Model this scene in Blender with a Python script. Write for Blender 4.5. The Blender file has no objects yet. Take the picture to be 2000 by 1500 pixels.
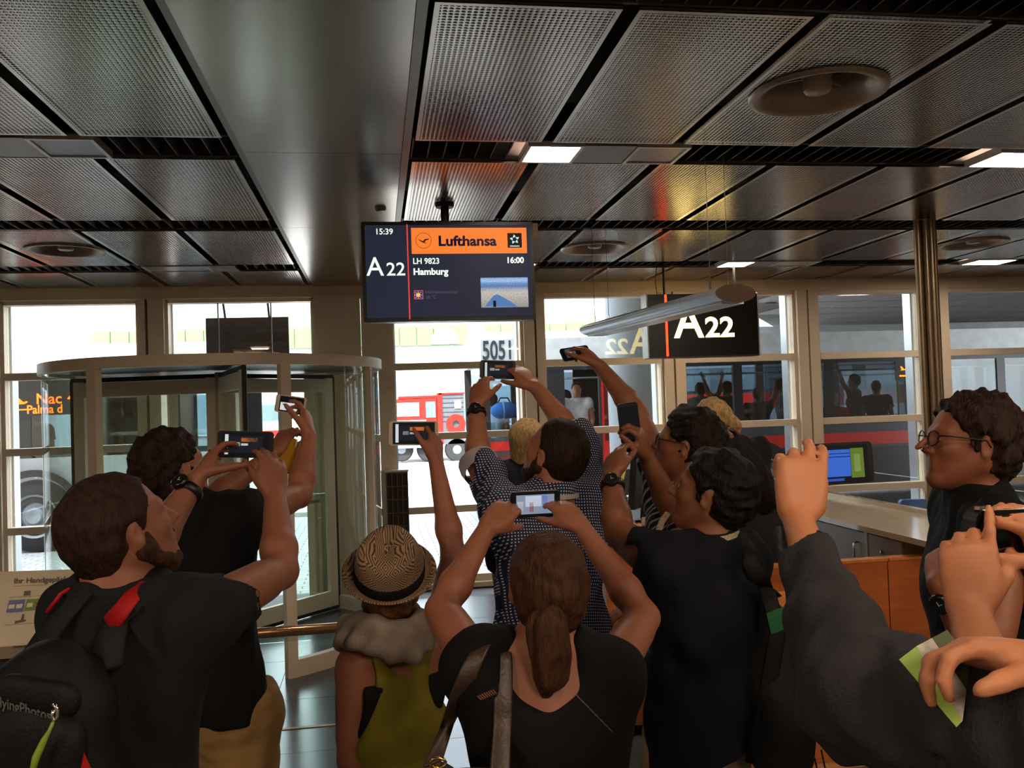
import bpy, math, random
import numpy as np
from mathutils import Matrix, Vector
random.seed(7)
# ------------------------------------------------------------------ camera, sky, sun, exposure
SC = bpy.context.scene
COL = SC.collection
F_PX, CX, CY, CAM_H = 1688.0, 1000.0, 750.0, 1.85
def _n(v):
    v = np.array(v, float); return v / np.linalg.norm(v)
_dY = _n([736 - CX, 800 - CY, F_PX]); _dX = _n([10700, -320, F_PX]); _dX = _n(_dX - _dX.dot(_dY) * _dY)
_dZ = np.cross(_dX, _dY)
if _dZ[1] > 0: _dZ = -_dZ
CM = np.array([_dX, _dY, _dZ])
CAM = np.array([0, 0, CAM_H])
cam = bpy.data.objects.new('camera', bpy.data.cameras.new('camera'))
COL.objects.link(cam)
cam.data.sensor_width = 36.0; cam.data.lens = F_PX / 2000.0 * 36.0; cam.data.clip_end = 400; cam.data.clip_start = 0.05
cam.matrix_world = Matrix(((CM[0][0], -CM[0][1], -CM[0][2], 0), (CM[1][0], -CM[1][1], -CM[1][2], 0),
                           (CM[2][0], -CM[2][1], -CM[2][2], CAM_H), (0, 0, 0, 1)))
SC.camera = cam
SC.view_settings.view_transform = 'Standard'; SC.view_settings.look = 'None'
SC.view_settings.gamma = 1.0; SC.view_settings.use_curve_mapping = False
SC.view_settings.exposure = 1.0
W = bpy.data.worlds.new('sky'); SC.world = W; W.use_nodes = True
nt = W.node_tree; bg = nt.nodes['Background']
sky = nt.nodes.new('ShaderNodeTexSky'); sky.sky_type = 'NISHITA'; sky.sun_disc = False
sky.sun_elevation = math.radians(48); sky.sun_rotation = math.radians(200); sky.air_density = 1.0; sky.dust_density = 3.0
hz = nt.nodes.new('ShaderNodeMixRGB'); hz.blend_type = 'MIX'; hz.inputs[0].default_value = 0.55
hz.inputs[2].default_value = (9.0, 9.2, 9.5, 1)
nt.links.new(sky.outputs[0], hz.inputs[1]); nt.links.new(hz.outputs[0], bg.inputs[0])
bg.inputs[1].default_value = 0.55
sun = bpy.data.objects.new('sun', bpy.data.lights.new('sun', 'SUN')); COL.objects.link(sun)
sun.data.energy = 9.0; sun.data.angle = math.radians(0.6); sun.data.color = (1, 0.95, 0.86)
sun.rotation_euler = Vector((0.35, 0.80, -0.95)).to_track_quat('-Z', 'Y').to_euler()
# luminaires of the hall behind the viewer (housings: see 'hall_light'), plus unseen square fill lamps
def area(name, loc, sx, sy, power, color):
    l = bpy.data.lights.new(name, 'AREA'); l.shape = 'RECTANGLE'; l.size = sx; l.size_y = sy; l.energy = power; l.color = color
    o = bpy.data.objects.new(name, l); COL.objects.link(o); o.location = loc
    return o
WARM = (1, 0.79, 0.60)
for hx in (-2.6, 1.2, 5.0): area('hall_lamp', (hx, -2.1, 3.06), 0.5, 2.4, 45, WARM)
FILL_SQUARES = [(-2.2, .755), (0.9, .755), (3.1, .755), (-2.2, -1.03), (3.1, -1.03)]  # unseen fill lamps, added to brighten the kiosk and the people
for hx, hy in FILL_SQUARES: area('fill_lamp', (hx, hy, 3.10), 0.30, 0.30, 12 if hx > 3 else (8 if hx < -2 and hy > 0 else 4), WARM)
# ------------------------------------------------------------------ helpers
def ray(px, py): return CM @ np.array([(px - CX) / F_PX, (py - CY) / F_PX, 1.0])
def P(px, py, y):
    r = ray(px, py); return CAM + r * (y / r[1])
def Pz(px, py, z):
    r = ray(px, py); return CAM + r * ((z - CAM_H) / r[2])
def V(*a): return np.array(a, float)
def lin(c):
    c = c.lstrip('#'); o = []
    for i in (0, 2, 4):
        s = int(c[i:i + 2], 16) / 255.0
        o.append(s / 12.92 if s <= 0.04045 else ((s + 0.055) / 1.055) ** 2.4)
    return (o[0], o[1], o[2], 1.0)
MATS = {}
def mat(name, col, rough=0.5, metal=0.0, var=0.12, scale=6.0, bump=0.0, bscale=60.0, spec=0.5, emit=0.0, coat=0.0, alpha=None, stretch=None):
    if name in MATS: return MATS[name]
    m = bpy.data.materials.new(name); m.use_nodes = True; MATS[name] = m
    t = m.node_tree; b = t.nodes['Principled BSDF']
    c = lin(col) if isinstance(col, str) else tuple(col) + (1.0,)
    b.inputs['Roughness'].default_value = rough; b.inputs['Metallic'].default_value = metal
    b.inputs['Specular IOR Level'].default_value = spec; b.inputs['Coat Weight'].default_value = coat
    b.inputs['Base Color'].default_value = c
    if emit:
        b.inputs['Emission Color'].default_value = c; b.inputs['Emission Strength'].default_value = emit
    if var or bump:
        tc = t.nodes.new('ShaderNodeTexCoord'); vec = tc.outputs['Object']
        if stretch:
            mp = t.nodes.new('ShaderNodeMapping'); mp.inputs['Scale'].default_value = stretch
            t.links.new(vec, mp.inputs[0]); vec = mp.outputs[0]
    if var:
        n = t.nodes.new('ShaderNodeTexNoise'); n.inputs['Scale'].default_value = scale; n.inputs['Detail'].default_value = 4
        t.links.new(vec, n.inputs['Vector'])
        r = t.nodes.new('ShaderNodeMapRange'); r.inputs[1].default_value = 0.3; r.inputs[2].default_value = 0.7
        r.inputs[3].default_value = 1 - var; r.inputs[4].default_value = 1 + var
        mx = t.nodes.new('ShaderNodeVectorMath'); mx.operation = 'SCALE'; mx.inputs[0].default_value = c[:3]
        t.links.new(n.outputs[0], r.inputs[0]); t.links.new(r.outputs[0], mx.inputs['Scale']); t.links.new(mx.outputs[0], b.inputs['Base Color'])
    if bump:
        n = t.nodes.new('ShaderNodeTexNoise'); n.inputs['Scale'].default_value = bscale; n.inputs['Detail'].default_value = 3
        t.links.new(vec, n.inputs['Vector'])
        bp = t.nodes.new('ShaderNodeBump'); bp.inputs['Strength'].default_value = bump; bp.inputs['Distance'].default_value = 0.01
        t.links.new(n.outputs[0], bp.inputs['Height']); t.links.new(bp.outputs[0], b.inputs['Normal'])
    return m
class MB:
    """collects shapes for ONE mesh"""
    def __init__(s): s.v = []; s.f = []; s.n = 0; s.smooth = False
    def add(s, v, f):
        v = np.asarray(v, float).reshape(-1, 3); s.v.append(v)
        s.f += [tuple(i + s.n for i in q) for q in f]; s.n += len(v); return s
    def box(s, lo, hi):
        x0, y0, z0 = lo; x1, y1, z1 = hi
        return s.add([(x0,y0,z0),(x1,y0,z0),(x1,y1,z0),(x0,y1,z0),(x0,y0,z1),(x1,y0,z1),(x1,y1,z1),(x0,y1,z1)],
                     [(0,3,2,1),(4,5,6,7),(0,1,5,4),(1,2,6,5),(2,3,7,6),(3,0,4,7)])
    def obox(s, c, ax, ay, az):
        """box from centre and three half-extent vectors"""
        c, ax, ay, az = (np.asarray(q, float) for q in (c, ax, ay, az))
        vs = [c + i * ax + j * ay + k * az for k in (-1, 1) for (i, j) in ((-1,-1),(1,-1),(1,1),(-1,1))]
        f = [(0,3,2,1),(4,5,6,7),(0,1,5,4),(1,2,6,5),(2,3,7,6),(3,0,4,7)]
        if np.dot(np.cross(ax, ay), az) < 0: f = [q[::-1] for q in f]
        return s.add(vs, f)
    def prism(s, poly, o, ax, ay, az, d0, d1):
        """2D polygon (in ax, ay) pushed along az from d0 to d1"""
        o, ax, ay, az = (np.asarray(q, float) for q in (o, ax, ay, az)); n = len(poly)
        vs = [o + a * ax + b * ay + d0 * az for a, b in poly] + [o + a * ax + b * ay + d1 * az for a, b in poly]
        f = [tuple(range(n))[::-1], tuple(range(n, 2 * n))] + [(i, (i + 1) % n, n + (i + 1) % n, n + i) for i in range(n)]
        return s.add(vs, f)
    def tube(s, pts, r, seg=10, cap=True, flat=None):
        """round (or flattened) tube through points; r a number or list"""
        pts = [np.asarray(p, float) for p in pts]; m = len(pts)
        rs = r if isinstance(r, (list, tuple)) else [r] * m
        up = None; vs = []
        for i, p in enumerate(pts):
            d = pts[min(i + 1, m - 1)] - pts[max(i - 1, 0)]; d = d / (np.linalg.norm(d) + 1e-9)
            if flat is not None:
                a = np.asarray(flat, float); a = a - a.dot(d) * d; a /= np.linalg.norm(a) + 1e-9
            elif up is None:
                a = np.cross(d, [0, 0, 1.0]);
                if np.linalg.norm(a) < 1e-3: a = np.array([1.0, 0, 0])
                a /= np.linalg.norm(a)
            else:
                a = up - up.dot(d) * d; a /= np.linalg.norm(a) + 1e-9
            up = a; b = np.cross(d, a)
            ra, rb = rs[i] if isinstance(rs[i], (list, tuple)) else (rs[i], rs[i])
            for k in range(seg):
                t = 2 * math.pi * k / seg; vs.append(p + a * ra * math.cos(t) + b * rb * math.sin(t))
        f = [(i * seg + k, i * seg + (k + 1) % seg, (i + 1) * seg + (k + 1) % seg, (i + 1) * seg + k) for i in range(m - 1) for k in range(seg)]
        if cap: f += [tuple(range(seg))[::-1], tuple(range((m - 1) * seg, m * seg))]
        return s.add(vs, f)
    def lathe(s, prof, o, seg=24, ax=(1,0,0), ay=(0,1,0), az=(0,0,1), a0=0.0, a1=2 * math.pi):
        """profile (r, h) turned about az through o"""
        o, ax, ay, az = (np.asarray(q, float) for q in (o, ax, ay, az)); full = abs(a1 - a0 - 2 * math.pi) < 1e-6
        k = seg if full else seg + 1; vs = []
        for r, h in prof:
            for i in range(k):
                t = a0 + (a1 - a0) * i / seg; vs.append(o + ax * r * math.cos(t) + ay * r * math.sin(t) + az * h)
        f = [(j * k + i, j * k + (i + 1) % k, (j + 1) * k + (i + 1) % k, (j + 1) * k + i) for j in range(len(prof) - 1) for i in range(seg)]
        return s.add(vs, f)
    def ball(s, c, r, seg=12, rings=8, ax=(1,0,0), ay=(0,1,0), az=(0,0,1)):
        rr = (r, r, r) if not isinstance(r, (list, tuple)) else r
        c, ax, ay, az = np.asarray(c, float), np.asarray(ax) * rr[0], np.asarray(ay) * rr[1], np.asarray(az) * rr[2]
        prof = [(math.sin(math.pi * i / rings) + 1e-4, -math.cos(math.pi * i / rings)) for i in range(rings + 1)]
        return s.lathe(prof, c, seg, ax, ay, az)
def rrect(w, h, r, n=4):
    o = []
    for cx, cy, a in ((w/2-r, h/2-r, 0), (-w/2+r, h/2-r, 90), (-w/2+r, -h/2+r, 180), (w/2-r, -h/2+r, 270)):
        for i in range(n + 1):
            t = math.radians(a + 90 * i / n); o.append((cx + r * math.cos(t), cy + r * math.sin(t)))
    return o
def rootbase(o):
    b = np.zeros(3)
    while o is not None: b = b + np.array(o.location); o = o.parent
    return b
def tag(o, label=None, cat=None, group=None, kind=None):
    if label: o['label'] = label
    if cat: o['category'] = cat
    if group: o['group'] = group
    if kind: o['kind'] = kind
    return o
def rawmesh(name, v, f, smooth=False):
    me = bpy.data.meshes.new(name)
    if isinstance(f, np.ndarray):
        me.vertices.add(len(v)); me.vertices.foreach_set('co', np.ascontiguousarray(v, np.float32).ravel())
        k = f.shape[1]; me.loops.add(f.size); me.loops.foreach_set('vertex_index', np.ascontiguousarray(f, np.int32).ravel())
        me.polygons.add(len(f)); me.polygons.foreach_set('loop_start', np.arange(0, f.size, k, dtype=np.int32))
        me.update(calc_edges=True)
    else:
        me.from_pydata([tuple(p) for p in v], [], f); me.update()
    if smooth: me.polygons.foreach_set('use_smooth', np.ones(len(me.polygons), bool))
    return me
def link(name, me, m, parent=None, loc=(0, 0, 0)):
    o = bpy.data.objects.new(name, me); COL.objects.link(o); o.location = tuple(loc)
    if m is not None: me.materials.append(m)
    if parent is not None: o.parent = parent
    return o
def obj(name, mb, m, parent=None, smooth=False, label=None, cat=None, group=None, kind=None, auto=None):
    """one mesh object from world-space shapes; as a part it is stored relative to its thing"""
    v = np.concatenate(mb.v)
    if parent is None:
        loc = np.array([(v[:, 0].min() + v[:, 0].max()) / 2, (v[:, 1].min() + v[:, 1].max()) / 2, v[:, 2].min()]); base = loc
    else:
        base = rootbase(parent); loc = (0, 0, 0)
    me = rawmesh(name, v - base, mb.f, smooth)
    if auto is not None: me.shade_smooth() if hasattr(me, 'shade_smooth') else None; me.set_sharp_from_angle(angle=math.radians(auto))
    o = link(name, me, m, parent, loc)
    return tag(o, label, cat, group, kind)
def dup(o, parent, off):
    c = o.copy(); COL.objects.link(c); c.parent = parent; c.location = Vector(o.location) + Vector(off); return c
def thing(name, label, cat, loc, group=None):
    o = bpy.data.objects.new(name, None); COL.objects.link(o); o.location = tuple(loc); o.empty_display_size = 0.1
    return tag(o, label, cat, group)
def boxo(name, lo, hi, m, parent=None, **k): return obj(name, MB().box(lo, hi), m, parent, **k)
_fonts = {}
def text(name, body, o, ax, ay, size, m, parent, weight=0.0, align='LEFT', shear=0.0, spacing=1.0, lift=0.0, narrow=1.0):
    """flat lettering mesh: baseline start o, ax along the line, ay up, lifted along ax x ay"""
    c = bpy.data.curves.new(name, 'FONT'); c.body = body; c.size = size; c.offset = weight; c.align_x = align; c.shear = shear; c.space_character = spacing
    c.resolution_u = 4
    t = bpy.data.objects.new(name, c); COL.objects.link(t)
    me = bpy.data.meshes.new_from_object(t.evaluated_get(bpy.context.evaluated_depsgraph_get()))
    bpy.data.objects.remove(t); bpy.data.curves.remove(c)
    n = len(me.vertices); co = np.zeros(n * 3, np.float32); me.vertices.foreach_get('co', co); co = co.reshape(-1, 3)
    o, ax, ay = (np.asarray(q, float) for q in (o, ax, ay)); az = np.cross(ax, ay)
    w = o + co[:, :1] * ax * narrow + co[:, 1:2] * ay + lift * az - rootbase(parent)
    me.vertices.foreach_set('co', np.ascontiguousarray(w, np.float32).ravel()); me.update(); me.materials.clear()
    return link(name, me, m, parent)
# ------------------------------------------------------------------ signed-distance figures -> one continuous mesh
class Sdf:
    def __init__(s): s.ops = []
    def cone(s, a, b, r1, r2=None, k=0.02, op='add', flat=False, sq=None, ss=1.0):
        """tapered limb a->b; flat cuts it square at b; sq/ss squash it along a direction"""
        s.ops.append(('cone', op, k, np.asarray(a, float), np.asarray(b, float), r1, r1 if r2 is None else r2, flat, None if sq is None else _n(sq), ss)); return s
    def ell(s, c, r, e=None, k=0.02, op='add'):
        e = np.eye(3) if e is None else np.array(e, float)
        s.ops.append(('ell', op, k, np.asarray(c, float), np.asarray(r, float), e)); return s
    def plane(s, p, n, k=0.0):
        """keeps the side the normal points away from"""
        s.ops.append(('plane', 'clip', k, np.asarray(p, float), _n(n))); return s
    def lim(s, o):
        if o[0] == 'cone':
            a, b, r = o[3], o[4], max(o[5], o[6]) * max(1.0, o[9]); return np.minimum(a, b) - r, np.maximum(a, b) + r
        if o[0] == 'ell':
            ext = np.sqrt(((o[5] * o[4][:, None]) ** 2).sum(0)); return o[3] - ext, o[3] + ext
    def val(s, o, X, Y, Z):
        if o[0] == 'cone':
            _, _, _, a, b, r1, r2, flat, sq, ss = o
            x, y, z = X - a[0], Y - a[1], Z - a[2]; d = b - a
            if sq is not None:
                t = (x * sq[0] + y * sq[1] + z * sq[2]) * (1 / ss - 1); x, y, z = x + t * sq[0], y + t * sq[1], z + t * sq[2]
                d = d + sq * d.dot(sq) * (1 / ss - 1)
            dd = d.dot(d) + 1e-12
            t0 = (x * d[0] + y * d[1] + z * d[2]) / dd; t = np.clip(t0, 0, 1)
            q = np.sqrt((x - t * d[0]) ** 2 + (y - t * d[1]) ** 2 + (z - t * d[2]) ** 2) - (r1 + t * (r2 - r1))
            if sq is not None: q = q * min(1.0, ss)
            if flat: q = np.maximum(q, (t0 - 1) * math.sqrt(dd))
            return q
        if o[0] == 'ell':
            c, r, e = o[3:6]; x, y, z = X - c[0], Y - c[1], Z - c[2]
            q = [(x * e[i][0] + y * e[i][1] + z * e[i][2]) / r[i] for i in range(3)]
            k0 = np.sqrt(q[0] ** 2 + q[1] ** 2 + q[2] ** 2); k1 = np.sqrt((q[0] / r[0]) ** 2 + (q[1] / r[1]) ** 2 + (q[2] / r[2]) ** 2) + 1e-9
            return k0 * (k0 - 1) / k1
        return (X - o[3][0]) * o[4][0] + (Y - o[3][1]) * o[4][1] + (Z - o[3][2]) * o[4][2]
    def mesh(s, vox, noise=None):
        lims = [s.lim(o) for o in s.ops if o[1] == 'add']
        lo = np.min([l[0] for l in lims], 0) - 3 * vox - 0.01; hi = np.max([l[1] for l in lims], 0) + 3 * vox + 0.01
        n = np.ceil((hi - lo) / vox).astype(int) + 1
        g = [(lo[i] + vox * np.arange(n[i])).astype(np.float32) for i in range(3)]
        D = np.full(n, 0.5, np.float32)
        for o in s.ops:
            if o[0] == 'plane':
                d = s.val(o, g[0][:, None, None], g[1][None, :, None], g[2][None, None, :]); D = np.maximum(D, d).astype(np.float32); continue
            a, b = s.lim(o); m = o[2] + 3 * vox
            i0 = np.clip(np.floor((a - m - lo) / vox).astype(int), 0, n); i1 = np.clip(np.ceil((b + m - lo) / vox).astype(int) + 1, 0, n)
            if (i1 <= i0).any(): continue
            sl = tuple(slice(i0[i], i1[i]) for i in range(3))
            d = s.val(o, g[0][sl[0]][:, None, None], g[1][sl[1]][None, :, None], g[2][sl[2]][None, None, :])
            c = D[sl]; k = max(o[2], 1e-5)
            if o[1] == 'add': h = np.maximum(k - np.abs(c - d), 0) / k; D[sl] = np.minimum(c, d) - h * h * k * 0.25
            else: d = -d; h = np.maximum(k - np.abs(c - d), 0) / k; D[sl] = np.maximum(c, d) + h * h * k * 0.25
        if noise:
            ii = np.nonzero(np.abs(D) < 3 * vox + 0.02); p = [g[i][ii[i]] for i in range(3)]
            D[ii] += noise(*p).astype(np.float32)
        S = D < 0
        c = np.zeros(np.array(D.shape) - 1, np.uint8)
        off = [(i, j, k) for i in (0, 1) for j in (0, 1) for k in (0, 1)]
        for (i, j, k) in off: c += S[i:S.shape[0] - 1 + i, j:S.shape[1] - 1 + j, k:S.shape[2] - 1 + k]
        mx = (c > 0) & (c < 8); idx = np.argwhere(mx); vid = np.full(c.shape, -1, np.int32); vid[mx] = np.arange(len(idx))
        pos = np.zeros((len(idx), 3)); cnt = np.zeros(len(idx))
        cv = {q: D[idx[:, 0] + q[0], idx[:, 1] + q[1], idx[:, 2] + q[2]] for q in off}
        for q in off:
            for axx in range(3):
                if q[axx] == 0:
                    w = list(q); w[axx] = 1; w = tuple(w); d1, d2 = cv[q], cv[w]; cr = (d1 < 0) != (d2 < 0)
                    t = np.where(cr, d1 / np.where(cr, d1 - d2, 1), 0)
                    for e in range(3): pos[:, e] += cr * (q[e] + (t if e == axx else 0))
                    cnt += cr
        v = lo + vox * (idx + pos / cnt[:, None])
        fs = []
        for axx in range(3):
            b1, b2 = (axx + 1) % 3, (axx + 2) % 3
            s0 = [slice(None)] * 3; s1 = [slice(None)] * 3; s0[axx] = slice(0, -1); s1[axx] = slice(1, None)
            A, B = S[tuple(s0)], S[tuple(s1)]; e = np.argwhere(A != B)
            e = e[(e[:, b1] > 0) & (e[:, b2] > 0) & (e[:, b1] < c.shape[b1]) & (e[:, b2] < c.shape[b2])]
            ins = A[e[:, 0], e[:, 1], e[:, 2]]
            def cell(o1, o2):
                q = e.copy(); q[:, b1] += o1; q[:, b2] += o2; return vid[q[:, 0], q[:, 1], q[:, 2]]
            qd = np.stack([cell(-1, -1), cell(0, -1), cell(0, 0), cell(-1, 0)], 1)
            qd[~ins] = qd[~ins][:, ::-1]; fs.append(qd)
        f = np.concatenate(fs); f = f[(f >= 0).all(1)]
        # light smoothing keeps the stair-steps of the grid away
        for _ in range(2):
            acc = np.zeros_like(v); num = np.zeros(len(v))
            for i in range(4):
                np.add.at(acc, f[:, i], v[f[:, (i + 1) % 4]]); np.add.at(acc, f[:, i], v[f[:, (i + 3) % 4]]); np.add.at(num, f[:, i], 2)
            v = 0.55 * v + 0.45 * acc / np.maximum(num, 1)[:, None]
        return v, f
    def build(s, name, vox, m, parent, noise=None, **kw):
        v, f = s.mesh(vox * {'trousers': 1.5, 'shorts': 1.3, 'body': 1.2, 'shoe': 1.3}.get(name, 1.0), noise)
        return tag(link(name, rawmesh(name, v - rootbase(parent), f, True), m, parent), **kw)
def wavy(seed, amp, freq, stretch=(1, 1, 1), n=5):
    r = random.Random(seed); ks = [(np.array([r.uniform(-1, 1) * stretch[0], r.uniform(-1, 1) * stretch[1], r.uniform(-1, 1) * stretch[2]]) * freq * r.uniform(.6, 1.5), r.uniform(0, 6.28)) for _ in range(n)]
    return lambda x, y, z: amp / n * 1.8 * sum(np.sin(x * k[0] + y * k[1] + z * k[2] + p) for k, p in ks)
def frame(fwd, up=(0, 0, 1)):
    f = _n(fwd); u = np.asarray(up, float); u = _n(u - u.dot(f) * f); return f, u, np.cross(f, u)   # forward, up, right
def head(S, c, fwd, up=(0, 0, 1), s=1.0, neck=None, female=False, nose=0.0):
    f, u, r = frame(fwd, up); E = np.array([f, r, u]); q = lambda a, b, h: c + s * (a * f + b * r + h * u)
    S.ell(q(-.012, 0, .028), np.array([.098, .076, .088]) * s, E, k=.03)
    S.ell(q(.030, 0, -.035), np.array([.064, .058, .080]) * s, E, k=.03)
    jw = .048 if female else .054
    for t in (-1, 1):
        S.cone(q(-.005, t * jw, -.045), q(.055, t * .014, -.098), .022 * s, .017 * s, k=.03)
        S.cone(q(.084, t * .018, .020), q(.072, t * .046, .018), .010 * s, .009 * s, k=.015)     # brow
        S.ell(q(.058, t * .040, -.022), np.array([.024, .018, .02]) * s, E, k=.02)              # cheek
        S.ell(q(-.006, t * .079, -.010), np.array([.019, .009, .031]) * s, np.array([f * .93 + r * t * .35, r * .93 * 1 - f * t * .35, u]), k=.006)
        S.ell(q(.000, t * .087, -.008), np.array([.009, .006, .017]) * s, E, k=.006, op='sub')
        S.ell(q(.098, t * .031, .002), np.array([.014, .017, .010]) * s, E, k=.012, op='sub')
        S.ell(q(.079, t * .031, .001), np.array([.012, .013, .012]) * s, E, k=.004)
    S.cone(q(.086, 0, .012), q(.112 + nose, 0, -.026), .009 * s, (.012 - nose * .3) * s, k=.012)
    for t in (-1, 1): S.ell(q(.099, t * .012, -.031), np.array([.011, .008, .008]) * s, E, k=.008)
    S.cone(q(.086, -.016, -.059), q(.086, .016, -.059), .0075 * s, k=.010)
    S.cone(q(.084, -.014, -.069), q(.084, .014, -.069), .008 * s, k=.010)
    S.cone(q(.094, -.02, -.0635), q(.094, .02, -.0635), .0028 * s, k=.004, op='sub')
    S.ell(q(.072, 0, -.098), np.array([.02, .022, .018]) * s, E, k=.02)
    if neck is not None:
        nr = .046 if female else .056
        S.cone(q(-.022, 0, -.05), neck, nr * s, (nr + .006) * s, k=.03)
    return q
def hand(S, w, d, n, th, curl=(45, 55, 35), spread=0.0, thumb=(25, 20, 15), s=1.0, curls=None, k=.0035, tb=0.35):
    """wrist w, d to the knuckles, n palm normal, th towards the thumb; curls in degrees per joint"""
    d = _n(d); n = np.asarray(n, float); n = _n(n - n.dot(d) * d); t = np.cross(d, n)
    if np.dot(t, th) < 0: t = -t
    tips = []
    offs = (.030, .010, -.010, -.029); lens = (.073, .081, .075, .060); kn = (.090, .094, .090, .082)
    for i in range(4):
        b = w + s * (d * kn[i] + t * offs[i]); S.cone(w + s * (t * offs[i] * .55 + d * .008), b, .0145 * s, .0112 * s, k=.012)
    S.cone(w + s * (d * .02 + t * .02), w + s * (d * .062 + t * .030 + n * .006), .017 * s, .014 * s, k=.012)
    S.ell(w + s * (d * .05 - t * .0), np.array([.045, .036, .014]) * s, np.array([d, t, n]), k=.012)
    for i in range(4):
        p = w + s * (d * kn[i] + t * offs[i]); a = 0.0; c = curls[i] if curls else curl; rr = (.0098, .0090, .0082, .0072); z = .92 if i == 3 else 1.0
        sd = spread * (1.5 - i) / 1.5
        for j in range(3):
            a += math.radians(c[j]); L = lens[i] * (.46, .30, .24)[j] * s
            v = d * math.cos(a) + n * math.sin(a) + t * math.sin(math.radians(sd)) * math.cos(a); v = _n(v); e = p + v * L
            S.cone(p, e, rr[j] * s * z, rr[j + 1] * s * z, k=k); p = e
        tips.append(p)
    p = w + s * (d * .028 + t * .030 + n * .008); a = math.radians(thumb[0]); v0 = _n(d * math.cos(a) + t * math.sin(a) + n * tb)
    for j in range(3):
        L = (.040, .034, .027)[j] * s; e = p + v0 * L; S.cone(p, e, (.0145, .0118, .0108)[j] * s, (.0118, .0108, .0088)[j] * s, k=.008 if j == 0 else .004); p = e
        a2 = math.radians(thumb[1] if j == 0 else thumb[2]); v0 = _n(v0 * math.cos(a2) + (d * .7 + n * .6 - t * .4) * math.sin(a2))
    tips.append(p)
    return tips
def arm(S, sh, el, wr, s=1.0, fat=1.0):
    sh, el, wr = (np.asarray(q, float) for q in (sh, el, wr))
    mid = el + (wr - el) * .28
    S.cone(sh, el, .050 * s * fat, .039 * s * fat, k=.03)
    S.cone(sh + (el - sh) * .35, sh + (el - sh) * .75, .045 * s * fat, .041 * s * fat, k=.03)
    S.cone(el, mid, .039 * s * fat, .042 * s * fat, k=.02); S.cone(mid, wr, .042 * s * fat, .0265 * s * fat, k=.02)
def torso(S, pel, nk, shL, shR, fw, w=.165, g=0.0, waist=.9, dep=.66, bust=0.0, hips=None):
    """trunk between pelvis and neck base; g inflates it into a garment"""
    pel, nk, shL, shR = (np.asarray(q, float) for q in (pel, nk, shL, shR)); f, u, r = frame(fw, nk - pel)
    ch = pel + (nk - pel) * .72; wa = pel + (nk - pel) * .36
    S.cone(pel, wa, (w * (hips or 1.0) + g), (w * waist + g), k=.05, sq=f, ss=dep)
    S.cone(wa, ch, (w * waist + g), (w * 1.02 + g), k=.05, sq=f, ss=dep)
    S.cone(ch, nk - u * .045, (w * .80 + g), (.075 + g), k=.05, sq=f, ss=dep + .05)
    for q in (shL, shR):
        S.cone(ch, q, .085 + g, .052 + g, k=.06); S.cone(nk, q + (nk - q) * .1, .045 + g * .6, .048 + g, k=.05)
        S.cone(ch + (q - ch) * .3 - V(0, 0, .06), q - V(0, 0, .03), .09 + g, .05 + g, k=.05)
    if bust:
        for t in (-1, 1): S.ell(ch + f * .08 + r * t * .075 - u * .03, (.07 * bust, .075 * bust, .07 * bust), k=.04)
def legs(S, pel, fw, foot, h=None, g=0.0, upto=0.0, shoe=False, hipw=.085, split=.1):
    """legs from the pelvis down to feet at floor points"""
    f, u, r = frame(fw)
    for t, ft in zip((-1, 1), foot):
        ft = np.asarray(ft, float); hp = pel + r * t * hipw - V(0, 0, .04); an = ft + V(0, 0, .085); kn = hp + (an - hp) * .5 + f * .02
        S.cone(hp, kn, .082 + g, .057 + g, k=.05)
        if upto < .5: S.cone(kn, an + (kn - an) * upto * 2, .057 + g, .040 + g + (.012 if g else 0), k=.03)
        if shoe is not False: pass
        if not g:
            S.cone(an, ft + V(0, 0, .04) - f * .05, .04, .04, k=.02); S.cone(ft + V(0, 0, .035) - f * .05, ft + V(0, 0, .03) + f * .15, .035, .028, k=.02, sq=r, ss=1.2)
def shoes(name, fw, foot, m, parent):
    f, u, r = frame(fw)
    for ft in foot:
        ft = np.asarray(ft, float); S = Sdf()
        S.cone(ft + V(0, 0, .05) - f * .05, ft + V(0, 0, .043) + f * .16, .048, .042, k=.02, sq=r, ss=1.05); S.cone(ft + V(0, 0, .1) - f * .03, ft + V(0, 0, .06), .05, .05, k=.03)
        S.plane(ft + V(0, 0, .006), (0, 0, -1)); S.build(name, .012, m, parent)
# ------------------------------------------------------------------ materials of the place
def glassmat(name, tint, refl=0.05, rough=0.0):
    if name in MATS: return MATS[name]
    m = bpy.data.materials.new(name); m.use_nodes = True; MATS[name] = m; t = m.node_tree; t.nodes.clear()
    out = t.nodes.new('ShaderNodeOutputMaterial'); mx = t.nodes.new('ShaderNodeMixShader'); tr = t.nodes.new('ShaderNodeBsdfTransparent'); gl = t.nodes.new('ShaderNodeBsdfGlossy')
    tr.inputs[0].default_value = tint + (1,); gl.inputs['Roughness'].default_value = rough; gl.inputs[0].default_value = (1, 1, 1, 1)
    lw = t.nodes.new('ShaderNodeLayerWeight'); pw = t.nodes.new('ShaderNodeMath'); pw.operation = 'POWER'; pw.inputs[1].default_value = 4.0
    mr = t.nodes.new('ShaderNodeMath'); mr.operation = 'MULTIPLY_ADD'; mr.inputs[1].default_value = 0.8; mr.inputs[2].default_value = refl
    t.links.new(lw.outputs['Facing'], pw.inputs[0]); t.links.new(pw.outputs[0], mr.inputs[0]); t.links.new(mr.outputs[0], mx.inputs[0])
    t.links.new(tr.outputs[0], mx.inputs[1]); t.links.new(gl.outputs[0], mx.inputs[2]); t.links.new(mx.outputs[0], out.inputs[0])
    return m
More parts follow.
